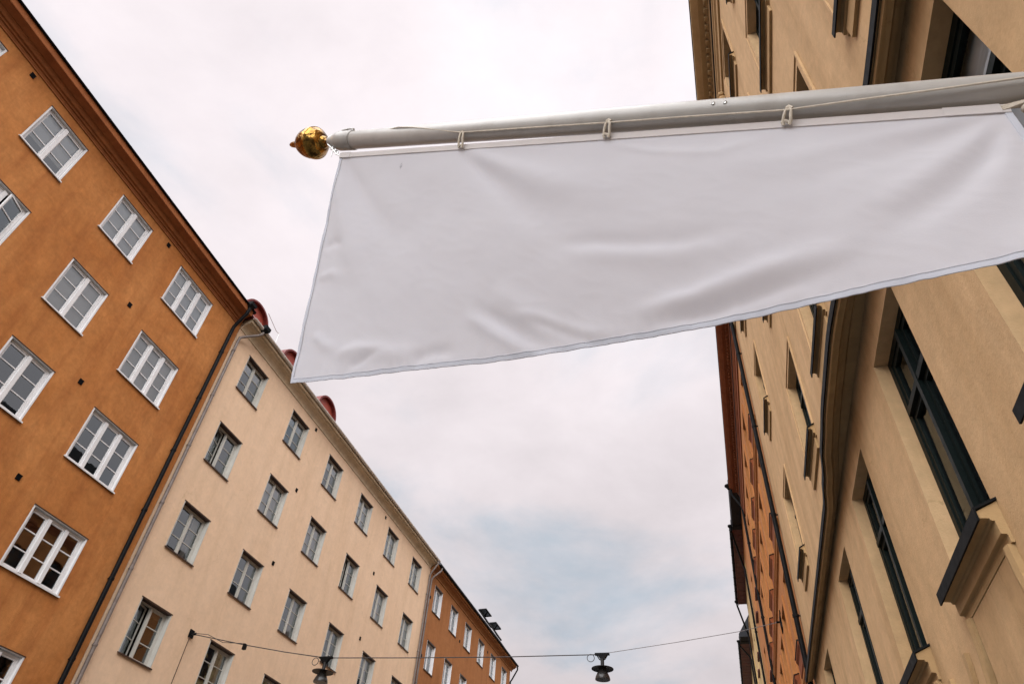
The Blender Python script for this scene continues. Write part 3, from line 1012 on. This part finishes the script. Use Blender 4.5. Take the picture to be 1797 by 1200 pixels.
def big_cornice(parent, y0, y1, trim, edge, zbase=16.30, px=0.0):
    m = MB()
    prof = [(0.0, zbase), (0.04, zbase), (0.05, zbase + 0.10), (0.05, zbase + 0.16), (0.09, zbase + 0.20), (0.09, zbase + 0.30), (0.12, zbase + 0.33), (0.12, zbase + 0.40), (0.0, zbase + 0.40)]
    m.prism_y([(XR - 0.001 - d, z) for d, z in prof], y0, y1)
    m.build('frieze_moulding', trim, parent)
    m = MB()
    prof = [(0.0, zbase + 0.95), (0.10, zbase + 0.95), (0.12, zbase + 1.06), (0.16, zbase + 1.10), (0.16, zbase + 1.16), (0.33, zbase + 1.17), (0.33, zbase + 1.21), (0.40, zbase + 1.25), (0.47, zbase + 1.30), (0.47, zbase + 1.42), (0.0, zbase + 1.42)]
    m.prism_y([(XR - 0.001 - d, z) for d, z in prof], y0, y1)
    m.build('cornice', trim, parent)
    m = MB()
    y = y0 + 0.1
    while y < y1 - 0.15:
        m.box(XR - 0.13, XR - 0.21, y, y + 0.09, zbase + 1.04, zbase + 1.165)
        y += 0.18
    dn = m.build('dentil_course', trim, parent)
    dn['kind'] = 'stuff'
    m = MB()
    m.tube([(XR - 0.10, y0, zbase + 0.72), (XR - 0.10, y1, zbase + 0.72)], 0.02, 6)
    m.build('frieze_rod', 'black', parent)
    m = MB()
    m.prism_y([(XR - 0.49, zbase + 1.425), (XR - 0.49, zbase + 1.47), (XR + 0.9, zbase + 4.7), (XR + 2.6, zbase + 5.3), (XR + 9.9, zbase + 5.3), (XR + 9.9, zbase + 1.425)], y0, y1)
    m.build('roof', 'black_roof', parent)


big_cornice(b_oc, -8.0, 15.70, 'ochre_trim', 'sheet')
# carved bracket block in the frieze
m = MB()
for i, (zc, rr) in enumerate(((16.25, 0.10), (16.05, 0.12), (15.86, 0.10))):
    m.lathe((XR - 0.07, 8.05, zc), (0, 1, 0), [(-0.12, 0.02), (-0.10, rr * 0.6), (-0.05, rr * 0.8), (0, rr * 0.75), (0.05, rr * 0.8), (0.10, rr * 0.6), (0.12, 0.02)], 12)
m.build('carved_bracket', 'ochre_trim', b_oc, True)
downpipe(b_oc, [(XR - 0.40, 15.60, 17.55), (XR - 0.40, 15.60, 17.3), (XR - 0.14, 15.62, 16.9), (XR - 0.10, 15.62, 16.6), (XR - 0.10, 15.62, 0.3)], 0.055, 'black', [15.2, 12.6, 10, 7.6, 5], -1)

# ------------------------------------------------------------------ right rust building
b_ru = empty('apartment_building', (XR, 22.0, 0), 'rust orange plastered house with dentil cornice beyond the ochre house on the right', 'building')
RUW = [(16.35, 17.35), (18.65, 19.7), (20.95, 22.0), (23.1, 24.15), (25.25, 26.3)]
RUZ = [(4.2, 6.05), (7.35, 9.10), (10.42, 12.45), (13.50, 15.40)]
ops = [(a, b, c, d) for a, b in RUW for c, d in RUZ]
wall_mesh(XR, -1, 15.76, 27.30, 0, 17.5, ops, 0.20, 10.0, 0).build('wall', 'rust', b_ru)
interior(b_ru, XR, -1, 15.76, 27.30, [6.4, 9.5, 12.8, 15.8])
for a, b in RUW:
    for c, d in RUZ:
        w_ = make_window(b_ru, XR, -1, a, b, c, d, 'rust', 2, None, None)
        m = MB()
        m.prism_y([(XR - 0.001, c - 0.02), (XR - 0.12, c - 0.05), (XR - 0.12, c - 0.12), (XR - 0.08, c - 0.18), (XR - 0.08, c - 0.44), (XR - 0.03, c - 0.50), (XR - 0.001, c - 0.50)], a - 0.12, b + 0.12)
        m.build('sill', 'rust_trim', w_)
        m = MB()
        m.prism_y([(XR - 0.0, c + 0.0), (XR - 0.135, c - 0.03), (XR - 0.135, c - 0.06), (XR - 0.0, c - 0.016)], a - 0.13, b + 0.13)
        m.build('flashing', 'sheet', w_)
        m = MB()
        for (p0, p1, q0, q1) in ((a - 0.14, a - 0.001, c, d + 0.15), (b + 0.001, b + 0.14, c, d + 0.15), (a - 0.001, b + 0.001, d + 0.001, d + 0.15)):
            m.box(XR - 0.001, XR - 0.045, p0, p1, q0, q1)
        m.build('surround', 'rust', w_)
for z in (6.75, 9.95, 13.05):
    m = MB()
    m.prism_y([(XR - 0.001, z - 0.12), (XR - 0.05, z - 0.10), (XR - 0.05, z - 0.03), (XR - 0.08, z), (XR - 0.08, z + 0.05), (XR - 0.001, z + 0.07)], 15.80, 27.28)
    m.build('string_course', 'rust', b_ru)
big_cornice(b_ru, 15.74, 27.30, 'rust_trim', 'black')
downpipe(b_ru, [(XR - 0.42, 27.15, 17.55), (XR - 0.40, 27.15, 17.3), (XR - 0.10, 27.1, 16.7), (XR - 0.08, 27.1, 16.5), (XR - 0.08, 27.1, 0.3)], 0.05, 'black', [15, 12, 9, 6], -1)
m = MB()
m.lathe((XR - 0.55, 27.15, 17.78), (0.25, 0, -1), [(0, 0.11), (0.05, 0.12), (0.16, 0.06), (0.22, 0.05)], 12)
m.build('rain_hopper', 'black', b_ru)

# ------------------------------------------------------------------ right far buildings with boarded eaves


def eave_house(y0, y1, ye, X, edge, label, wallmat, zb, split=None, land=0.35):
    b = empty('apartment_building', (X, (y0 + y1) / 2, 0), label, 'building')
    cols = []
    y = y0 + 1.2
    while y < y1 - 1.3:
        cols.append((round(y, 3), round(y + 1.05, 3)))
        y += 2.5
    rows = [(4.2, 6.0), (7.4, 9.2), (10.6, 12.4), (13.8, 15.6)]
    allo = [(a, c, d, e) for a, c in cols for d, e in rows]
    if split:
        wall_mesh(X, -1, y0, split, 0, zb, [o for o in allo if o[1] < split], 0.20, 10, 0).build('wall', 'rust', b)
        allo = [o for o in allo if o[0] > split]
        cols = [c for c in cols if c[1] < split or c[0] > split]
        wall_mesh(X, -1, split + 0.02, y1, 0, zb, allo, 0.20, 10, 0).build('wall', wallmat, b)
    else:
        wall_mesh(X, -1, y0, y1, 0, zb, allo, 0.20, 10, 0).build('wall', wallmat, b)
    interior(b, X, -1, y0, y1, [6.3, 9.5, 12.7, 15.9])
    for a, c in cols:
        for d, e in rows:
            w_ = make_window(b, X, -1, a, c, d, e, 'rust', 2, None, None)
            m = MB()
            m.prism_y([(X - 0.001, d - 0.02), (X - 0.10, d - 0.05), (X - 0.10, d - 0.10), (X - 0.001, d - 0.10)], a - 0.1, c + 0.1)
            m.build('sill', 'dark_red', w_)
    # boarded soffit: boards across the eave
    n = int((y1 - ye) / 0.30)
    for i in range(n):
        m = MB()
        ya = ye + i * (y1 - ye) / n
        m.box(X - 0.002, edge, ya + 0.008, ya + (y1 - ye) / n - 0.008, zb - 0.05 + 0.006 * (i % 2), zb - 0.02)
        m.build('soffit_board', 'dark_red', b)
    m = MB(); m.box(edge - 0.03, edge - 0.001, ye, y1, zb - 0.10, zb + 0.12); m.build('fascia', 'dark_red', b)
    gutter(b, edge - 0.10, ye - 0.1, y1 + 0.1, zb + 0.08, 0.065, 'black', -1)
    m = MB()
    m.prism_y([(edge - 0.05, zb + 0.121), (edge - 0.05, zb + 0.15), (X + 1.2, zb + 2.9), (X + 3.0, zb + 3.6), (X + 9.9, zb + 3.6), (X + 9.9, zb - 0.018), (X, zb - 0.018), (edge, zb - 0.018)], y0, y1)
    m.build('roof', 'black_roof', b)
    m = MB()
    m.prism_y([(edge - 0.06, zb + 0.30), (edge + 0.05, zb + 0.42), (X + 0.2, zb + 0.6), (X + 0.2, zb - 0.05), (edge - 0.02, zb - 0.05)], ye - 0.35, ye - 0.002)
    m.build('roof_hip', 'black_roof', b)
    for yy in (ye - 0.15, y1 - 0.1):
        downpipe(b, [(edge - 0.10, yy, zb + 0.02), (edge - 0.10, yy, zb - 0.15), (X - 0.12, yy + land, zb - 0.75), (X - 0.08, yy + land, zb - 0.95), (X - 0.08, yy + land, 0.3)], 0.05, 'black', [14, 11, 8], -1)
        m = MB()
        m.lathe((edge - 0.10, yy, zb + 0.12), (0, 0, -1), [(0, 0.12), (0.05, 0.125), (0.16, 0.06), (0.22, 0.05)], 12)
        m.build('rain_hopper', 'black', b)
    return b


eave_house(27.36, 40.6, 31.6, 1.74, 1.30, 'rust and yellow house under a dark red boarded eave beyond the dentil cornice', 'far_yellow', 18.0, 34.3, 2.6)
eave_house(45.0, 72.0, 46.2, 1.76, 1.20, 'farthest house on the right with dark red boarded eave near the photo bottom', 'far_yellow', 17.75)
# low link between the two eave houses
b_lk = empty('apartment_building', (1.86, 43.0, 0), 'narrow ochre house squeezed between the two dark red eaves on the right', 'building')
wall_mesh(1.86, -1, 40.64, 44.96, 0, 17.2, [(42.3, 43.4, 7.4, 9.2), (42.3, 43.4, 10.6, 12.4), (42.3, 43.4, 13.8, 15.6)], 0.20, 9, 0).build('wall', 'ochre', b_lk)
interior(b_lk, 1.86, -1, 40.64, 44.96, [9.5, 12.7, 15.9])
for d in (7.4, 10.6, 13.8):
    make_window(b_lk, 1.86, -1, 42.3, 43.4, d, d + 1.8, 'rust', 2, None, None)
m = MB()
m.prism_y([(1.859, 16.9), (1.70, 17.0), (1.70, 17.21), (1.859, 17.21)], 40.65, 44.95)
m.build('cornice', 'ochre_trim', b_lk)
m = MB()
m.prism_y([(1.68, 17.215), (3.5, 18.6), (10.8, 18.6), (10.8, 17.215)], 40.65, 44.95)
m.build('roof', 'black_roof', b_lk)

# ------------------------------------------------------------------ span wire and street lamps
HOOK = Vector((XL, 17.26, 8.33))
ANCH = Vector((XR, 20.24, 9.22))
pts = [HOOK + Vector((0.10, 0.02, 0)), Vector((-13.43, 17.57, 8.08)), Vector((-12.2, 17.79, 7.93)), Vector((-10.96, 18.01, 7.81)), Vector((-8.5, 18.44, 7.90)), Vector((-6.0, 18.88, 8.01)), Vector((-3.35, 19.35, 8.17))]
sw = empty('span_wire', HOOK, 'dark span wire strung across the street from cream wall to rust wall', 'wire')
m = MB(); m.tube(pts, 0.013, 6); m.build('power_cable', 'wire', sw, True)
m = MB(); m.tube([pts[-1], Vector((-1.2, 19.73, 8.57)), Vector((0.58, 20.04, 8.93)), ANCH - Vector((0.10, 0, 0))], 0.008, 6); m.build('tension_wire', 'thin_wire', sw, True)
m = MB(); m.tube([p + Vector((0, 0, 0.05 * math.sin(i * 2.4))) for i, p in enumerate([HOOK + Vector((0.1, 0.02, 0.03)), HOOK.lerp(pts[1], .3) + Vector((0, 0, .05)), HOOK.lerp(pts[1], .6), pts[1]])], 0.009, 6); m.build('slack_cable', 'wire', sw, True)
m = MB(); m.box(-13.48, -13.38, 17.53, 17.61, 7.95, 8.10); m.build('cable_clamp', 'black', sw)
m = MB()
m.box(XL + 0.001, XL + 0.03, 17.16, 17.36, 8.23, 8.45)
m.tube([HOOK + Vector((0.02, 0, 0)), HOOK + Vector((0.16, 0.02, 0))], 0.03, 8)
m.tube([HOOK + Vector((0.10, -0.08, -0.06)), HOOK + Vector((0.10, 0.08, 0.06))], 0.02, 6)
m.build('wall_hook', 'black', sw)
m = MB(); m.tube([HOOK + Vector((0.03, -0.04, -0.1)), (XL + 0.012, 17.2, 6.0), (XL + 0.012, 17.18, 2.5)], 0.010, 6); m.build('wall_cable', 'dark_brown', sw)
m = MB()
for a in (45, 135):
    dv = Vector((0, math.cos(R(a)), math.sin(R(a))))
    m.tube([ANCH + Vector((-0.03, 0, 0)) - dv * 0.34, ANCH + Vector((-0.03, 0, 0)), ANCH + Vector((-0.03, 0, 0)) + dv * 0.34], [0.012, 0.045, 0.012], 6)
m.tube([ANCH, ANCH + Vector((-0.16, -0.02, -0.01))], 0.03, 8)
m.build('anchor_plate', 'black', sw)


def street_lamp(top, label):
    o = empty('street_lamp', top, label, 'lamp', 'lamps hung on the span wire')
    T = Vector(top)
    m = MB()
    m.box(T.x - 0.20, T.x + 0.20, T.y - 0.05, T.y + 0.05, T.z - 0.03, T.z + 0.02)
    m.sweep([[(T.x - 0.13, T.y - 0.04, T.z - 0.031), (T.x + 0.13, T.y - 0.04, T.z - 0.031), (T.x + 0.13, T.y + 0.04, T.z - 0.031), (T.x - 0.13, T.y + 0.04, T.z - 0.031)],
             [(T.x - 0.03, T.y - 0.03, T.z - 0.16), (T.x + 0.03, T.y - 0.03, T.z - 0.16), (T.x + 0.03, T.y + 0.03, T.z - 0.16), (T.x - 0.03, T.y + 0.03, T.z - 0.16)]])
    m.tube([(T.x - 0.15, T.y, T.z - 0.03), (T.x - 0.08, T.y, T.z - 0.14), (T.x, T.y, T.z - 0.18)], 0.014, 6)
    m.tube([(T.x + 0.15, T.y, T.z - 0.03), (T.x + 0.08, T.y, T.z - 0.14), (T.x, T.y, T.z - 0.18)], 0.014, 6)
    m.build('hanger', 'black', o)
    m = MB(); m.lathe(T, (0, 0, -1), [(0.12, 0.03), (0.15, 0.05), (0.31, 0.05), (0.33, 0.065)], 16); m.build('stem', 'lamp', o, True)
    m = MB(); m.lathe(T, (0, 0, -1), [(0.32, 0.045), (0.345, 0.12), (0.375, 0.26), (0.385, 0.30), (0.40, 0.30), (0.395, 0.25), (0.385, 0.10)], 32); m.build('lamp_shade', 'lamp', o, True)
    m = MB(); m.lathe(T, (0, 0, -1), [(0.38, 0.10), (0.43, 0.105), (0.49, 0.14), (0.58, 0.185), (0.655, 0.205), (0.67, 0.20), (0.67, 0.02)], 28); m.build('bowl', 'lamp_bowl', o, True)
    m = MB()
    m.tube([(T.x - 0.32 + 0.10 * math.cos(2 * PI * i / 16), T.y, T.z - 0.10 + 0.10 * math.sin(2 * PI * i / 16)) for i in range(17)], 0.010, 5)
    m.build('cable_loop', 'wire', o)
    return o


street_lamp((-10.93, 18.02, 7.82), 'dark saucer street lamp hanging in front of the cream facade')
street_lamp((-3.20, 19.37, 8.19), 'dark saucer street lamp hanging against the open sky')

# ------------------------------------------------------------------ flagpole
PB = Vector((-1.59794, 1.58018, 4.86285))       # upper end of the tube
PD = Vector((-0.890133, 0.111852, 0.441760)).normalized()
PW = Vector((1.73, 1.162, 3.2112))
fp = empty('flagpole', PW, 'grey white flagpole with gold ball finial slanting up from the ochre wall', 'flagpole')
m = MB()
L = (PB - PW).length
m.lathe(PW, PD, [(0.06, 0.046), (0.065, 0.05), (L - 0.05, 0.0485), (L - 0.045, 0.046)], 40)
m.build('pole', 'pole', fp, True)
m = MB()
m.lathe(PB, PD, [(-0.055, 0.051), (-0.05, 0.0535), (0.055, 0.053), (0.085, 0.046), (0.09, 0.042), (0.105, 0.042), (0.107, 0.038), (0.122, 0.038), (0.124, 0.034), (0.14, 0.034), (0.15, 0.022)], 36)
cp = m.build('end_cap', 'pole', fp, True)
m = MB()
m.lathe(PB, PD, [(0.14, 0.018), (0.185, 0.020), (0.195, 0.033), (0.205, 0.036), (0.212, 0.030), (0.222, 0.046), (0.238, 0.066), (0.258, 0.080), (0.272, 0.085), (0.276, 0.091), (0.292, 0.092), (0.296, 0.087), (0.325, 0.087), (0.355, 0.080), (0.385, 0.066), (0.405, 0.048), (0.418, 0.030), (0.424, 0.024), (0.432, 0.027), (0.440, 0.022), (0.47, 0.020), (0.50, 0.016), (0.515, 0.010), (0.520, 0.001)], 44)
m.build('finial', 'gold', fp, True)
toc = (Vector((0, 0, 1.6)) - PB)
toc = (toc - PD * toc.dot(PD)).normalized()      # side of the pole facing the street below
sidev = PD.cross(toc)
if sidev.z < 0:
    sidev = -sidev
for s_, ang in ((-2.073, 42), (-2.117, 42), (0.0, -2)):
    nv = (toc * math.cos(R(ang)) + sidev * math.sin(R(ang))).normalized()
    c = PB + PD * s_ + nv * 0.049
    m = MB()
    rr = 0.007 if s_ else 0.006
    m.lathe(c, nv, [(-0.004, rr), (0.003, rr), (0.004, rr * 0.75), (0.0015, rr * 0.5), (0.001, 0.0005)], 16)
    m.build('screw', 'steel' if s_ else 'black', fp, True)
# spring clip on the cap
m = MB()
nv = (toc * math.cos(R(88)) + sidev * math.sin(R(88))).normalized()
m.tube([PB + PD * 0.03 + nv * 0.054, PB - PD * 0.03 + nv * 0.060, PB - PD * 0.065 + nv * 0.058, PB - PD * 0.066 + nv * 0.050], 0.005, 6)
m.build('clip', 'pole', fp, True)
# wall socket
m = MB()
m.lathe(PW, PD, [(-0.02, 0.062), (0.0, 0.064), (0.34, 0.060), (0.345, 0.052)], 28)
m.box(1.705, 1.7295, 1.00, 1.32, 2.95, 3.47)
m.tube([(1.71, 1.165, 3.02), PW + PD * 0.32 - Vector((0, 0, 0.05))], 0.018, 8)
m.build('wall_socket', 'black', fp, False)
# halyard
rp = [(-1.335, 1.545, 4.775), (-1.32, 1.508, 4.728), (-1.213, 1.482, 4.677), (-1.124, 1.474, 4.625), (-1.006, 1.468, 4.549), (-0.909, 1.466, 4.487), (-0.846, 1.464, 4.447), (-0.578, 1.430, 4.311), (-0.158, 1.377, 4.096), (0.130, 1.338, 3.949), (0.455, 1.296, 3.781), (0.644, 1.262, 3.698), (0.852, 1.226, 3.605), (1.032, 1.195, 3.528), (1.38, 1.14, 3.38)]
rp = [tuple(Vector(p) + toc * 0.007) for p in rp]
m = MB(); m.tube(rp, 0.0035, 7); m.build('halyard', 'rope', fp, True)

# ------------------------------------------------------------------ flag
TL = Vector((-1.633193, 1.616041, 4.759969))
EV = Vector((0.8914343, -0.1199537, -0.4369850)).normalized()
VV = Vector((-0.0282163, 0.2236686, -0.9742567)).normalized()
NV = Vector((-0.2313736, -0.9496378, -0.2113156)).normalized()    # cloth side facing the viewer
SL = 2.949
DROP = [(0, 1.366), (0.331, 1.288), (0.658, 1.202), (0.953, 1.13), (1.218, 1.061), (1.461, 0.992), (1.686, 0.932), (1.893, 0.879), (1.989, 0.853), (2.167, 0.805), (2.329, 0.758), (2.477, 0.715), (2.613, 0.678), (2.797, 0.615), (2.987, 0.536)]


def drop(s):
    for (a, p), (b, q) in zip(DROP, DROP[1:]):
        if s <= b:
            return p + (q - p) * (s - a) / (b - a)
    return DROP[-1][1]


def sst(x, a, b):
    t = min(1, max(0, (x - a) / (b - a)))
    return t * t * (3 - 2 * t)


RIDGES = [  # polyline of the fold on the cloth (s, t), width at start and end, height, fade lengths
    ([(0.86, 0.0), (1.02, 0.16), (1.25, 0.36), (1.55, 0.56)], 0.035, 0.12, -0.020),
    ([(0.89, 0.0), (1.15, 0.14), (1.45, 0.27), (1.80, 0.36)], 0.035, 0.11, 0.016),
    ([(0.03, 0.0), (0.25, 0.28), (0.50, 0.52), (0.72, 0.62)], 0.04, 0.11, -0.018),
    ([(0.0, 0.05), (0.12, 0.40), (0.32, 0.75), (0.60, 0.98)], 0.04, 0.12, 0.014),
    ([(2.93, 0.01), (2.80, 0.16), (2.66, 0.30), (2.50, 0.44), (2.36, 0.56)], 0.022, 0.075, 0.022),
    ([(2.93, 0.03), (2.84, 0.20), (2.72, 0.35), (2.60, 0.46), (2.45, 0.57)], 0.020, 0.055, -0.024),
    ([(2.93, 0.02), (2.87, 0.24), (2.79, 0.40), (2.70, 0.50)], 0.02, 0.055, 0.018),
    ([(2.92, 0.00), (2.70, 0.13), (2.45, 0.26), (2.15, 0.38)], 0.02, 0.07, -0.012),
    ([(2.92, 0.00), (2.62, 0.08), (2.35, 0.17), (2.0, 0.27)], 0.02, 0.06, 0.009),
    ([(1.03, 0.86), (1.18, 0.925), (1.32, 0.975), (1.46, 0.99)], 0.03, 0.035, -0.017),
    ([(0.98, 0.90), (1.12, 0.965), (1.28, 1.025), (1.38, 1.03)], 0.03, 0.035, 0.016),
    ([(1.20, 0.87), (1.36, 0.90), (1.52, 0.93), (1.70, 0.905)], 0.025, 0.035, 0.018),
    ([(1.26, 0.885), (1.42, 0.92), (1.56, 0.95), (1.66, 0.93)], 0.02, 0.028, -0.018),
    ([(1.10, 0.80), (1.28, 0.85), (1.45, 0.875)], 0.05, 0.06, 0.012),
    ([(1.70, 0.84), (1.95, 0.76), (2.20, 0.655), (2.40, 0.58), (2.52, 0.50)], 0.03, 0.045, 0.017),
    ([(1.75, 0.875), (2.0, 0.80), (2.25, 0.70), (2.44, 0.62)], 0.02, 0.03, -0.014),
    ([(1.40, 0.57), (1.60, 0.55), (1.75, 0.56), (1.95, 0.545), (2.2, 0.48)], 0.03, 0.045, -0.010),
    ([(1.45, 0.62), (1.65, 0.61), (1.9, 0.60), (2.2, 0.55)], 0.04, 0.06, 0.008),
    ([(0.25, 1.20), (0.42, 1.14), (0.62, 1.13), (0.80, 1.09)], 0.03, 0.045, 0.014),
    ([(0.36, 1.24), (0.47, 1.16), (0.58, 1.12)], 0.015, 0.02, -0.011),
    ([(0.70, 1.15), (0.84, 1.09), (1.0, 1.06)], 0.02, 0.03, -0.010),
    ([(0.08, 1.10), (0.18, 1.15), (0.30, 1.16)], 0.025, 0.04, 0.010),
    ([(0.02, 0.62), (0.10, 0.58), (0.22, 0.60)], 0.02, 0.03, -0.008),
    ([(0.02, 0.80), (0.14, 0.77), (0.26, 0.80)], 0.02, 0.04, 0.008),
    ([(1.62, 0.02), (1.85, 0.10), (2.1, 0.13), (2.33, 0.02)], 0.02, 0.03, 0.005),
]


def fold(s, t, poly, w0, w1, amp):
    best, bu = 1e9, 0
    tot = 0
    lens = []
    for (a, b), (c, d) in zip(poly, poly[1:]):
        l_ = math.hypot(c - a, d - b)
        lens.append(l_)
        tot += l_
    acc = 0
    for ((a, b), (c, d)), l_ in zip(zip(poly, poly[1:]), lens):
        k = ((s - a) * (c - a) + (t - b) * (d - b)) / (l_ * l_)
        kk = min(1, max(0, k))
        dd = math.hypot(s - a - kk * (c - a), t - b - kk * (d - b))
        if dd < best:
            best, bu = dd, (acc + kk * l_) / tot
        acc += l_
    w = w0 + (w1 - w0) * bu
    if best > 3 * w:
        return 0
    env = sst(bu, -0.02, 0.25) * (1 - sst(bu, 0.55, 1.0) * 0.9)
    return amp * env * math.exp(-(best / w) ** 2)


def disp(s, t):
    T = drop(s)
    tn = t / T
    z = 0.05 * math.sin(PI * min(1, tn)) * math.sin(PI * s / SL)
    z += 0.13 * sst(s, 1.3, 2.9) * tn       # the inner end of the cloth swings out towards the viewer
    for p in RIDGES:
        z += (0.62 if p[0][0][0] > 2.5 else 0.85 if 0.95 < p[0][0][0] < 1.3 and p[0][0][1] > 0.7 else 1.15) * fold(s, t, *p)
    z += 0.012 * noise.noise((s * 2.1, t * 2.3, 4.1)) * sst(tn, 0, 0.2)
    z += 0.0045 * noise.noise((s * 7.0, t * 6.0, 1.7)) * sst(tn, 0, 0.15)
    z += 0.0006 * (1 - abs(noise.noise((s * 9.0 + t * 5.0, t * 16.0 - s * 4.0, 5.5))) * 3) * sst(tn, 0.05, 0.3)
    near_edge = max(math.exp(-((T - t) / 0.07) ** 2), math.exp(-(s / 0.06) ** 2))
    z += 0.0042 * noise.noise((s * 30.0, t * 12.0, 8.2)) * near_edge * sst(tn, 0.02, 0.1)
    z += 0.006 * noise.noise((s * 9.0, t * 5.0, 2.2)) * math.exp(-((T - t) / 0.13) ** 2)
    return z


def cloth(s, t, off=0.0):
    return TL + EV * s + VV * t + NV * (disp(s, t) + off)


fl = empty('flag', TL, 'blank white cloth flag hanging in soft folds from the slanting pole', 'flag')
NS, NT = 300, 150
m = MB()
vs = []
for i in range(NS + 1):
    s = SL * i / NS
    T = drop(s)
    for j in range(NT + 1):
        vs.append(tuple(cloth(s, T * j / NT)))
m.add(vs, [(i * (NT + 1) + j, (i + 1) * (NT + 1) + j, (i + 1) * (NT + 1) + j + 1, i * (NT + 1) + j + 1) for i in range(NS) for j in range(NT)])
cl = m.build('cloth', 'flag', fl)
for p in cl.data.polygons:
    p.use_smooth = True


def hem(name, line, inner, parent):
    m = MB()
    n = len(line)
    vs = []
    for (a, b), (c, d) in zip(line, inner):
        for off in (0.0022, -0.0022):
            vs.append(tuple(cloth(a, b, off)))
            vs.append(tuple(cloth((a + c) / 2, (b + d) / 2, off * 1.25)))
            vs.append(tuple(cloth(c, d, off)))
    fs = []
    for k in range(n - 1):
        q = k * 6
        ring = [0, 1, 2, 5, 4, 3]
        for i in range(6):
            a, b = ring[i], ring[(i + 1) % 6]
            fs.append((q + a, q + b, q + 6 + b, q + 6 + a))
    m.add(vs, fs)
    o = m.build(name, 'hem', parent)
    for p in o.data.polygons:
        p.use_smooth = True
    o.data.set_sharp_from_angle(angle=R(40))
    return o


HW = 0.017
hem('hem', [(SL * i / 300, drop(SL * i / 300) + 0.001) for i in range(301)], [(SL * i / 300, drop(SL * i / 300) - HW) for i in range(301)], fl)
hem('hem', [(-0.001, 1.36 * i / 140) for i in range(141)], [(HW, 1.345 * i / 140) for i in range(141)], fl)
hem('hem', [(SL + 0.001, 0.534 * i / 60) for i in range(61)], [(SL - HW, 0.534 * i / 60) for i in range(61)], fl)
m = MB()
m.tube([cloth(HW + (SL - 2 * HW) * i / 300, drop(HW + (SL - 2 * HW) * i / 300) - HW - 0.001, 0.003) for i in range(301)], 0.0012, 4)
m.tube([cloth(HW + 0.001, 0.01 + 1.32 * i / 140, 0.003) for i in range(141)], 0.0012, 4)
m.build('stitching', 'stitch', fl)
# webbing heading along the hoist
UPV = -VV
OUTV = NV


def strip(s0, s1, h0, h1, th, name, mat, k=40):
    m = MB()
    secs = []
    for i in range(k + 1):
        s = s0 + (s1 - s0) * i / k
        c = TL + EV * s + OUTV * 0.0
        wob = 0.0012 * noise.noise((s * 6, h0 * 40, 0))
        secs.append([tuple(c + UPV * (h0) + OUTV * (th + wob)), tuple(c + UPV * h1 + OUTV * (th * 0.6 + wob)), tuple(c + UPV * (h1 + 0.002) - OUTV * th), tuple(c + UPV * h0 - OUTV * th)])
    m.sweep(secs)
    return m.build(name, mat, fl)


strip(0.0, SL, -0.004, 0.030, 0.006, 'heading', 'sleeve', 90)
strip(0.0, 0.085, -0.006, 0.033, 0.0085, 'heading_end', 'sleeve', 6)
strip(SL - 0.16, SL - 0.02, -0.005, 0.032, 0.0085, 'heading_end', 'sleeve', 8)
# loops over the halyard
for s_, q in ((0.876, (-0.846, 1.464, 4.447)), (1.645, (-0.158, 1.377, 4.096)), (2.332, (0.455, 1.296, 3.781))):
    m = MB()
    b0 = TL + EV * (s_ - 0.006) + OUTV * 0.014 - UPV * 0.004
    b1 = TL + EV * (s_ + 0.014) + OUTV * 0.016 - UPV * 0.004
    tp = Vector(q) + toc * 0.006 + UPV * 0.012 + EV * 0.012
    for a, dx in ((b0, -0.006), (b1, 0.006)):
        md = (a + tp) / 2 + OUTV * 0.006 + EV * dx
        m.tube([a, a.lerp(md, .5) + EV * dx * 0.4, md, md.lerp(tp, .6) + EV * dx * 0.8, tp], 0.0055, 7)
    m.tube([tp - EV * 0.010 - UPV * 0.006, tp + UPV * 0.004, tp + EV * 0.010 - UPV * 0.006], 0.0062, 7)
    m.tube([b0 - EV * 0.004 + UPV * 0.010, (b0 + b1) / 2 + OUTV * 0.006 + UPV * 0.014, b1 + EV * 0.004 + UPV * 0.010], 0.006, 7)
    m.build('loop', 'rope', fl, True)
# corner ties
m = MB()
a = TL + UPV * 0.012
e = PB + PD * 0.128 + toc * 0.036 - sidev * 0.012
m.tube([a, a.lerp(e, .3) - UPV * 0.010, a.lerp(e, .6) + OUTV * 0.006, e], 0.004, 6)
for k in (0.3, 0.5, 0.7):
    c = a.lerp(e, k)
    m.tube([c + 0.013 * (PD * math.cos(2 * PI * i / 10) + UPV * math.sin(2 * PI * i / 10)) for i in range(11)], 0.0032, 5)
m.tube([a.lerp(e, .55), a.lerp(e, .55) - UPV * 0.03 + OUTV * 0.004, a.lerp(e, .58) - UPV * 0.055], 0.0022, 5)
m.build('corner_tie', 'steel', fl, True)
m = MB()
a = TL + EV * (SL - 0.03) + UPV * 0.012
e = a + EV * 0.22 + UPV * 0.05
for dv in (0.0, 0.008, -0.008):
    m.tube([a + UPV * dv, a.lerp(e, .3) + OUTV * 0.01 + UPV * dv * 0.3, a.lerp(e, .6) - UPV * dv, e], 0.005, 6)
m.lathe(a + EV * 0.055, EV, [(0, 0.006), (0.006, 0.013), (0.018, 0.014), (0.026, 0.006)], 10)
m.build('corner_tie', 'rope', fl, True)
